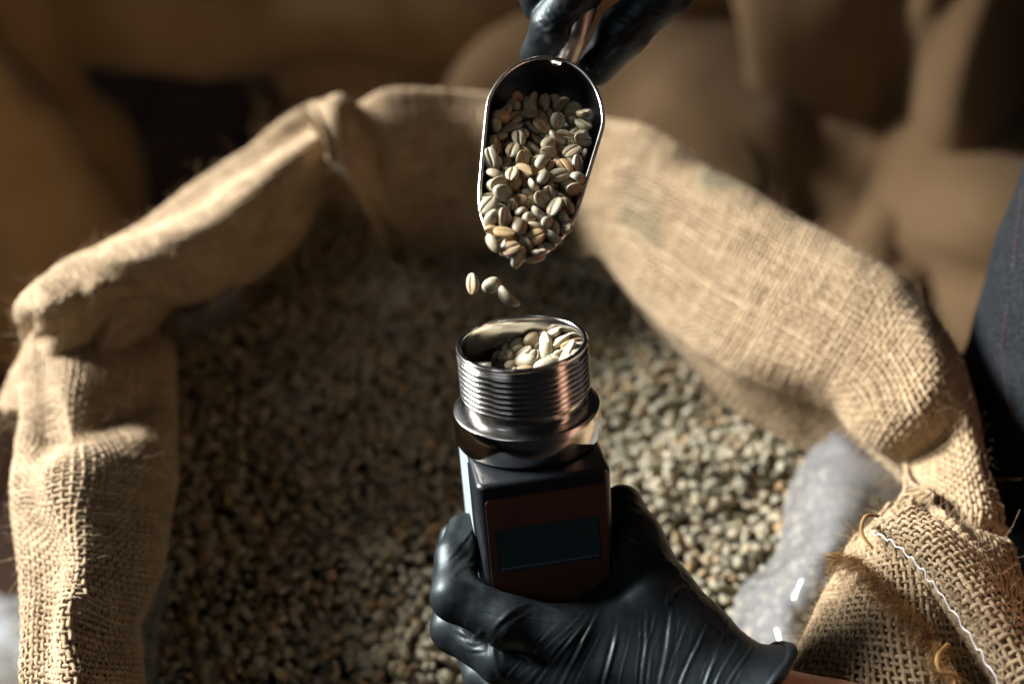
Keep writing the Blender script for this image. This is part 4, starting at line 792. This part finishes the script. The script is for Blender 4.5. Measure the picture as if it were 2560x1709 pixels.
for (v, s, x, y, z, qw, qx, qy, qz) in SIM['cup']:
    q_ = Quaternion((qw, qx, qy, qz)).to_matrix()
    if (q_ @ Vector((0, 0, -1))).z < .1 and rnd.random() < .6: (qw, qx, qy, qz) = (q_ @ Matrix.Rotation(math.pi, 3, 'X')).to_quaternion()
    put_bean(v, s*1.1, MMAT @ Matrix.Translation((0, 0, .0040)) @ tilt @ Matrix.Translation((x/1000*.97, y/1000*.97, z/1000)) @ Quaternion((qw, qx, qy, qz)).to_matrix().to_4x4(), 'pale green coffee bean lying inside the threaded steel cup', 'beans in the cup of the meter')
def fall(px_, py_, d, v, s, axis, flat, label):
    """axis: long axis in the view (right, up, towards); flat: where the flat side looks"""
    x = c2w(np.array(axis, float)); x /= np.linalg.norm(x); z = -c2w(np.array(flat, float)); z -= x*(x@z); z /= np.linalg.norm(z); y = np.cross(z, x); p = W(px_, py_, d)
    M4 = Matrix([[x[i], y[i], z[i], p[i]] for i in range(3)]+[[0, 0, 0, 1]])
    put_bean(v, s, M4, label, 'beans falling from the scoop into the cup')
fall(1180, 709, .607, 0, .92, (.12, -1, .1), (-.75, 0, .65), 'falling coffee bean farthest left in mid-air, its long axis upright')
fall(1229, 713, .612, 2, .92, (1, .35, .3), (.2, -.5, -1), 'roundish falling coffee bean in mid-air between the two other falling ones')
fall(1271, 742, .607, 3, 1.1, (.72, -.7, .1), (.62, .55, -.55), 'curved falling coffee bean lowest in mid-air, just above the cup')

# ------------------------------------------------------------------ the person: gloves, arms, denim
def smin(a, b, k):
    h = np.clip(.5+.5*(b-a)/k, 0, 1); return b*(1-h)+a*h-k*h*(1-h)
def cap(P, a, b, ra, rb):
    ba = b-a; t = np.clip(((P-a)@ba)/(ba@ba), 0, 1)
    return np.linalg.norm(P-a-t[..., None]*ba, axis=-1)-(ra+(rb-ra)*t)
def chain(P, pts_, k):
    d = None
    for (a, ra), (b, rb) in zip(pts_[:-1], pts_[1:]):
        q = cap(P, a, b, ra, rb); d = q if d is None else smin(d, q, k)
    return d
def nets(fn, lo, hi, h):
    ax = [np.arange(lo[i], hi[i]+h, h) for i in range(3)]; sh = [len(a) for a in ax]
    D = np.empty(sh)
    for i in range(sh[0]):
        Y, Z = np.meshgrid(ax[1], ax[2], indexing='ij'); D[i] = fn(np.stack([np.full_like(Y, ax[0][i]), Y, Z], -1))
    s = D < 0; c = [s[i:sh[0]-1+i, j:sh[1]-1+j, k:sh[2]-1+k] for i in (0, 1) for j in (0, 1) for k in (0, 1)]
    cnt = sum(x.astype(int) for x in c); act = (cnt > 0) & (cnt < 8)
    ids = -np.ones(act.shape, int); I = np.argwhere(act); ids[act] = np.arange(len(I))
    acc = np.zeros((len(I), 3)); num = np.zeros(len(I))
    off = [(i, j, k) for i in (0, 1) for j in (0, 1) for k in (0, 1)]
    for a in range(8):
        for b in range(a+1, 8):
            oa, ob = np.array(off[a]), np.array(off[b])
            if np.abs(oa-ob).sum() != 1: continue
            A = D[tuple((I+oa).T)]; B = D[tuple((I+ob).T)]; x = (A < 0) != (B < 0)
            t = np.where(x, A/(A-B+1e-15), 0); acc += np.where(x[:, None], oa+(ob-oa)*t[:, None], 0); num += x
    V = np.array(lo)+(I+acc/num[:, None])*h
    Fs = []
    for axis in range(3):
        b, c2 = [(1, 2), (2, 0), (0, 1)][axis]
        s1 = [slice(None)]*3; s2 = [slice(None)]*3; s1[axis] = slice(0, -1); s2[axis] = slice(1, None)
        E = np.argwhere(s[tuple(s1)] != s[tuple(s2)])
        ok = (E[:, b] > 0) & (E[:, c2] > 0) & (E[:, b] < sh[b]-1) & (E[:, c2] < sh[c2]-1); E = E[ok]
        eb = np.eye(3, dtype=int)[b]; ec = np.eye(3, dtype=int)[c2]
        q = np.stack([ids[tuple((E-eb-ec).T)], ids[tuple((E-ec).T)], ids[tuple(E.T)], ids[tuple((E-eb).T)]], -1)
        flip = ~s[tuple(E.T)]; q[flip] = q[flip][:, ::-1]; Fs.append(q)
    F = np.concatenate(Fs); F = F[(F >= 0).all(1)]
    return V, F
def grad(fn, V, e=4e-4):
    g = np.stack([fn(V+np.eye(3)[i]*e)-fn(V-np.eye(3)[i]*e) for i in range(3)], -1)
    return g/(np.linalg.norm(g, axis=1)[:, None]+1e-12)
def project(fn, V, it=2):
    for _ in range(it): V = V-grad(fn, V)*fn(V)[:, None]*.9
    return V
def subdivide(V, F):
    e = np.sort(np.stack([F, np.roll(F, -1, 1)], -1).reshape(-1, 2), 1)
    u, inv = np.unique(e, axis=0, return_inverse=True); inv = inv.reshape(-1, 4); n = len(V)
    VN = np.concatenate([V, V[u].mean(1), V[F].mean(1)]); fc = n+len(u)+np.arange(len(F)); em = n+inv
    FN = np.concatenate([np.stack([F[:, i], em[:, i], fc, em[:, i-1]], -1) for i in range(4)])
    return VN, FN
def pk(lst): return [(W(x, y, d), r/1000) for x, y, d, r in lst]
def box_sdf(P, pad):
    q = np.stack([(P-MC)@MR, (P-MC)@MF, (P-MC)@MA], -1)*1000
    c = np.array([0, 4.5, -85.]); h = np.array([29.3, 35.6, 39.0])-3+pad
    q = np.abs(q-c)-h
    return (np.linalg.norm(np.maximum(q, 0), axis=-1)+np.minimum(q.max(-1), 0)-3)/1000
def crease_disp(V, Nn, creases, vis):
    """ridges and furrows of the stretched glove, laid along hand-drawn paths on the surface"""
    q = PX(V); out = np.zeros(len(V))
    for (path, wid, amp) in creases:
        P = catmull(np.array(path, float), 30); best = np.full(len(V), 1e9); sd = np.zeros(len(V)); tt = np.zeros(len(V))
        lo = P.min(0)-wid*5; hi = P.max(0)+wid*5
        sel = np.where(vis & (q[:, 0] > lo[0]) & (q[:, 0] < hi[0]) & (q[:, 1] > lo[1]) & (q[:, 1] < hi[1]))[0]
        if not len(sel): continue
        Q = q[sel, :2]; b = np.full(len(sel), 1e9); s_ = np.zeros(len(sel)); t_ = np.zeros(len(sel))
        for i in range(29):
            a, c = P[i], P[i+1]; ac = c-a; t = np.clip(((Q-a)@ac)/(ac@ac+1e-9), 0, 1); r = Q-a-t[:, None]*ac; d = np.linalg.norm(r, axis=1)
            up = d < b; b = np.where(up, d, b); s_ = np.where(up, np.sign(ac[0]*r[:, 1]-ac[1]*r[:, 0])*d, s_); t_ = np.where(up, (i+t)/29, t_)
        tap = np.clip(np.minimum(t_, 1-t_)*4, 0, 1); x = s_/wid
        out[sel] += amp*tap*(np.exp(-x*x)-.75*np.exp(-(x-1.7)**2))
    return V+Nn*out[:, None]
def more_folds(creases, k, seed):
    r = np.random.default_rng(seed); out = list(creases)
    for path, wid, amp in creases:
        P = catmull(np.array(path, float), 12); T = np.gradient(P, axis=0); T /= np.linalg.norm(T, axis=1)[:, None]+1e-9; Nn_ = np.stack([-T[:, 1], T[:, 0]], -1)
        for _ in range(k):
            a = r.integers(0, 6); b = min(12, a+r.integers(5, 9)); off = r.normal()*16+r.choice([-1, 1])*9
            Q = P[a:b]+Nn_[a:b]*off+np.cumsum(r.normal(size=(b-a, 2))*1.2, axis=0)
            if len(Q) > 3: out.append((Q[::2] if len(Q) > 6 else Q, wid*r.uniform(.6, .95), amp*r.uniform(.25, .6)))
    return out
person = empty('person', (.42, .62, 0)); tag(person, 'person in dark denim and black gloves pouring coffee beans from a scoop into a meter', 'person'); PM = Matrix.Translation((.42, .62, 0))
# lower hand
idx_ = pk([(1425, 1590, .617, 12.0), (1270, 1555, .617, 10.8), (1140, 1490, .625, 10.6), (1142, 1395, .640, 9.3), (1160, 1325, .655, 8.2)])
mid_ = pk([(1430, 1690, .620, 12.5), (1260, 1650, .627, 11.0), (1138, 1570, .644, 10.6), (1133, 1450, .664, 9.2), (1140, 1345, .676, 8.2)])
rin_ = pk([(1470, 1790, .630, 12), (1330, 1755, .642, 10.6), (1215, 1690, .662, 10), (1165, 1570, .684, 9), (1160, 1480, .695, 8)])
pin_ = pk([(1530, 1880, .640, 11), (1400, 1860, .655, 9.5), (1300, 1800, .68, 9), (1245, 1700, .70, 8), (1230, 1620, .71, 7)])
thb_ = pk([(1800, 1660, .612, 17), (1650, 1490, .622, 14.0), (1588, 1345, .640, 11.2), (1555, 1262, .655, 9.6)])
wr = W(1960, 1800, .600)
pal_ = [((wr, .025), pk([(1425, 1600, .618, 12.5)])[0]), ((wr, .026), pk([(1440, 1690, .622, 13)])[0]), ((wr, .026), pk([(1480, 1790, .632, 13)])[0]), ((wr, .024), pk([(1540, 1870, .642, 12)])[0]),
        (pk([(1650, 1500, .622, 12)])[0], pk([(1430, 1605, .618, 11)])[0]), (pk([(1720, 1600, .615, 15)])[0], pk([(1480, 1680, .618, 13)])[0]), (pk([(1640, 1520, .632, 11)])[0], pk([(1470, 1590, .632, 11)])[0]), (pk([(1605, 1420, .638, 11.5)])[0], pk([(1500, 1545, .634, 13)])[0]),
        ((wr, .0255), (W(2200, 1880, .595), .027))]
def glove_low(P):
    f = chain(P, idx_, .004)
    for c in (mid_, rin_, pin_): f = smin(f, chain(P, c, .004), .0018)
    p = chain(P, thb_, .006)
    for a, b in pal_: p = smin(p, cap(P, a[0], b[0], a[1], b[1]), .010)
    d = smin(p, f, .008)
    d = np.maximum(d, -(box_sdf(P, .35)))
    return np.maximum(d, (P-CUT)@CUTN)
CUT = W(1938, 1652, .60); CUTN = c2w(np.array([.66, -.75, .0])); CUTN /= np.linalg.norm(CUTN)
allq = np.array([a for a, _ in idx_+mid_+rin_+pin_+thb_]+[wr])
V, F = nets(glove_low, allq.min(0)-.032, allq.max(0)+.034, .0022)
V = project(glove_low, V); V, F = subdivide(V, F); V = project(glove_low, V, 1); V, F = subdivide(V, F); V = project(glove_low, V, 1)
Nn = grad(glove_low, V); vis = ((CAM-V)*Nn).sum(1) > 0
def z4(x, y): return (1050+x/2.349, 1200+y/2.349)
def zs(*p): return [z4(*q) for q in p]
CR = []
def cr(wid, amp, *p): CR.append((zs(*p), wid*1.1/2.349, amp*.36/1000))
# finger side: fine folds running from the knuckle towards the web
for i in range(9): cr(9, .38, (260+i*18, 520+i*26), (430+i*20, 600+i*22), (640+i*26, 700+i*12), (820+i*20, 760+i*2))
for i in range(5): cr(8, .45, (150+i*28, 470-i*36), (230+i*22, 400-i*34), (300+i*6, 300-i*22))
cr(13, .7, (180, 560), (250, 510), (330, 500), (440, 560)); cr(12, .7, (330, 430), (260, 480), (200, 540)); cr(14, .8, (410, 900), (470, 830), (560, 760), (700, 700))
cr(12, .7, (190, 860), (260, 900), (330, 910), (400, 880)); cr(12, .6, (300, 950), (350, 900), (360, 860)); cr(12, .6, (230, 840), (300, 950), (420, 930)); cr(16, .7, (430, 920), (430, 1020), (460, 1120), (520, 1190))
# web and thumb
for i in range(8): cr(11, .55+.1*(i % 3), (1255+i*52, 395+i*46), (1330+i*50, 350+i*62), (1410+i*52, 400+i*66), (1440+i*56, 480+i*66))
for i in range(4): cr(12, .5, (1270+i*40, 480+i*10), (1290+i*50, 420+i*20), (1350+i*50, 395+i*30))
cr(14, .7, (1440, 640), (1450, 560), (1520, 500), (1600, 560)); cr(14, .7, (1460, 760), (1470, 650), (1560, 600))
for i in range(5): cr(10, .5, (1170+i*14, 90+i*60), (1240+i*10, 120+i*60), (1310+i*14, 170+i*60))
# long tension folds down the back of the hand
for (x0, y0, x1, y1, w_, a_) in ((900, 900, 640, 1190, 12, .7), (960, 860, 740, 1150, 12, .8), (1000, 880, 850, 1196, 14, 1.0), (860, 880, 700, 1060, 10, .5), (1150, 920, 1090, 1196, 14, 1.0), (1290, 900, 1280, 1100, 9, .5), (1330, 880, 1310, 1196, 12, .8), (1465, 870, 1420, 1196, 14, 1.0), (1370, 830, 1340, 960, 9, .5), (1660, 910, 1560, 1150, 12, .9), (1810, 850, 1700, 1160, 12, .9), (1740, 960, 1680, 1120, 9, .6), (1900, 900, 1770, 1150, 10, .8), (1960, 960, 1840, 1160, 10, .8), (760, 900, 560, 1120, 10, .5), (1050, 930, 950, 1150, 9, .45), (1560, 860, 1500, 1040, 9, .5), (1230, 930, 1190, 1120, 8, .4)):
    ex_, ey_ = x1-x0, y1-y0; x0, y0, x1, y1 = x0-ex_*.45, y0-ey_*.45, x1+ex_*.7, y1+ey_*.7
    cr(w_*.85, a_*.72, (x0, y0), ((x0*.62+x1*.38)+6, y0*.66+y1*.34), ((x0*.3+x1*.7)-4, y0*.33+y1*.67), (x1, y1))
CR = more_folds(CR, 3, 3); V = crease_disp(V, Nn, CR, vis)
V = V+Nn*(.00022*noise3(V, 31, .014, 3))[:, None]
gl = link('glove', local(mesh('glove', V, F), PM), M['glove'], person)
cx_ = np.cross(CUTN, [0, 0, 1]); cx_ /= np.linalg.norm(cx_); cy_ = np.cross(CUTN, cx_)
# rolled cuff of the glove: find the outline of the cut and roll a bead round it
ang = np.linspace(0, 2*math.pi, 73)[:-1]; ctr = W(1905, 1745, .603); ctr = ctr-CUTN*((ctr-CUT)@CUTN)
bead = []
for a in ang:
    dr = cx_*math.cos(a)+cy_*math.sin(a); lo_, hi_ = 0., .06
    for _ in range(26):
        md_ = (lo_+hi_)/2
        if glove_low((ctr+dr*md_-CUTN*.0006)[None])[0] < 0: lo_ = md_
        else: hi_ = md_
    bead.append(ctr+dr*(lo_+.0005))
bead = np.array(bead); bead = np.r_[bead, bead[:1]]
v, f = tube(bead, .0024+.0004*np.sin(np.arange(73)*.7), 8, False); link('glove_cuff', local(mesh('glove_cuff', v, f), PM), M['glove'], gl)
# upper hand
uA = pk([(1590, -150, .652, 12), (1460, -50, .648, 11.6), (1392, 62, .654, 11.2), (1352, 140, .672, 9.6)])
uB = pk([(1600, -230, .662, 12), (1440, -120, .660, 11), (1352, -20, .658, 10), (1352, 12, .660, 8.6)])
uT = pk([(1850, -200, .650, 14), (1660, -20, .655, 12.0), (1560, 78, .664, 11.2), (1492, 168, .676, 9.0)])
uC = pk([(1660, -280, .675, 11), (1520, -190, .68, 10), (1440, -120, .685, 8.5)]); uD = pk([(1700, -330, .69, 10), (1580, -260, .70, 9), (1510, -200, .70, 8)])
uw = W(2080, -520, .72)
upl_ = [(uA[0], (uw, .024)), (uB[0], (uw, .025)), (uC[0], (uw, .024)), (uD[0], (uw, .022)), (uT[0], (uw, .022)), (uT[0], uA[0]), ((uw, .025), (W(2260, -700, .75), .027))]
UCUT = W(2150, -590, .73); UN = W(2260, -700, .75)-uw; UN /= np.linalg.norm(UN)
hw = [np.array(SMAT @ Vector(p)) for p in hc]
def glove_up(P):
    f = chain(P, uA, .004)
    for c in (uB, uC, uD): f = smin(f, chain(P, c, .004), .0018)
    p = chain(P, uT, .005)
    for a, b in upl_: p = smin(p, cap(P, a[0], b[0], a[1], b[1]), .009)
    d = smin(p, f, .0045)
    h = np.minimum(cap(P, hw[3], hw[18], .0050, .0050), cap(P, hw[18], hw[-1], .0052, .0052))
    return np.maximum(np.maximum(d, -h), (P-UCUT)@UN)
allq = np.array([a for a, _ in uA+uB+uC+uD+uT]+[uw])
V, F = nets(glove_up, allq.min(0)-.028, allq.max(0)+.03, .0020)
V = project(glove_up, V); V, F = subdivide(V, F); V = project(glove_up, V, 1)
q = PX(V); near_ = q[F].mean(1); keepf = (near_[:, 1] > -60)
Nn = grad(glove_up, V); vis = ((CAM-V)*Nn).sum(1) > 0
def y1(x, y): return (1150+x/2.24, y/2.24)
CR2 = []
def c2(wid, amp, *p): CR2.append(([y1(*q_) for q_ in p], wid*1.2/2.24, amp*.42/1000))
for i in range(6): c2(11, .55, (400+i*8, 140+i*22), (480+i*12, 120+i*24), (570+i*6, 150+i*18), (640-i*8, 130+i*26))
for i in range(6): c2(10, .5, (440+i*26, 60-i*8), (480+i*30, 120-i*16), (560+i*22, 110-i*14), (640+i*12, 60-i*6))
c2(14, .8, (380, 230), (450, 215), (520, 160), (560, 110)); c2(13, .7, (420, 110), (470, 170), (520, 190), (600, 170))
for i in range(9): c2(11, .5, (800+i*40, 170-i*22), (860+i*40, 200-i*26), (930+i*38, 260-i*32))
c2(14, .7, (780, 300), (840, 220), (930, 160), (1040, 80)); c2(14, .6, (740, 330), (770, 390), (800, 420))
CR2 = more_folds(CR2, 4, 4); V = crease_disp(V, Nn, CR2, vis); V = V+Nn*(.0003*noise3(V, 41, .012, 3))[:, None]
gu = link('glove', local(mesh('glove', V, F), PM), M['glove'], person)
# body: one continuous figure off to the right; denim over it
elL = W(2950, 2120, .61); shL = np.array([.50, .44, 1.22]); elR = np.array([.52, .92, .98]); shR = np.array([.52, .86, 1.24])
tors = [((np.array([.47, .64, .62]), .125), (np.array([.50, .64, .95]), .12)), ((np.array([.50, .64, .95]), .12), (np.array([.53, .65, 1.18]), .13)), ((shL, .07), (shR, .07)), ((np.array([.44, .55, .55]), .085), (np.array([.47, .55, .08]), .055)), ((np.array([.46, .74, .55]), .085), (np.array([.49, .74, .08]), .055))]
arms = [((W(1870, 1770, .6045), .0215), (W(2120, 1890, .600), .0255)), ((W(2120, 1890, .600), .0255), (W(2560, 2010, .598), .034)), ((W(2560, 2010, .598), .034), (elL, .042)), ((elL, .042), (shL, .055)), ((W(2120, -560, .725), .023), (elR, .042)), ((elR, .042), (shR, .055))]
def body(P):
    d = None
    for a, b in tors+arms:
        q = cap(P, a[0], b[0], a[1], b[1]); d = q if d is None else smin(d, q, .02)
    return d
V, F = nets(body, np.array([.10, .26, .02]), np.array([.72, 1.02, 1.36]), .008); V = project(body, V)
arm = lambda P: np.minimum.reduce([cap(P, a[0], b[0], a[1], b[1]) for a, b in arms])
link('body', local(mesh('body', V, F), PM), M['skin'], person)
def denim(P):
    d = None
    for a, b in tors[:2]+tors[3:]:
        q = cap(P, a[0], b[0], a[1], b[1]); d = q if d is None else smin(d, q, .06)
    x = P[..., 0]; 
    d = smin(d, cap(P, np.array([.405, .60, .35]), np.array([.445, .61, 1.0]), .150, .155), .05)
    d = d-.006-.004*noise3(P.reshape(-1, 3), 50, .12, 2).reshape(P.shape[:-1])
    return np.maximum(d, P[..., 2]-1.12)
V, F = nets(denim, np.array([.2, .36, .03]), np.array([.74, .95, 1.16]), .012); V = project(denim, V, 2); V, F = subdivide(V, F); V = project(denim, V, 1)
dn = link('denim_apron', local(mesh('denim_apron', V, F), PM), M['denim'], person)
# stitched seam down the denim
def cast(px_, py_):
    d = .5
    for _ in range(60):
        s_ = denim(W(px_, py_, d)[None])[0]
        if s_ < 2e-4: return W(px_, py_, d)
        d += max(s_*.8, 2e-4)
        if d > 1.2: return None
sm = [cast(x, y) for x, y in ((2556, 470), (2538, 620), (2515, 800), (2507, 900), (2522, 1000), (2545, 1060))]
sm = [p for p in sm if p is not None]
if len(sm) > 2:
    c = catmull(np.array(sm), 140); sc_ = []
    for i in range(0, 136, 3):
        sc_.append(tube(c[i:i+3], .0006, 5))
    v, f = join(sc_); link('seam_stitch', local(mesh('seam_stitch', v, f), PM), M['thread'], dn)
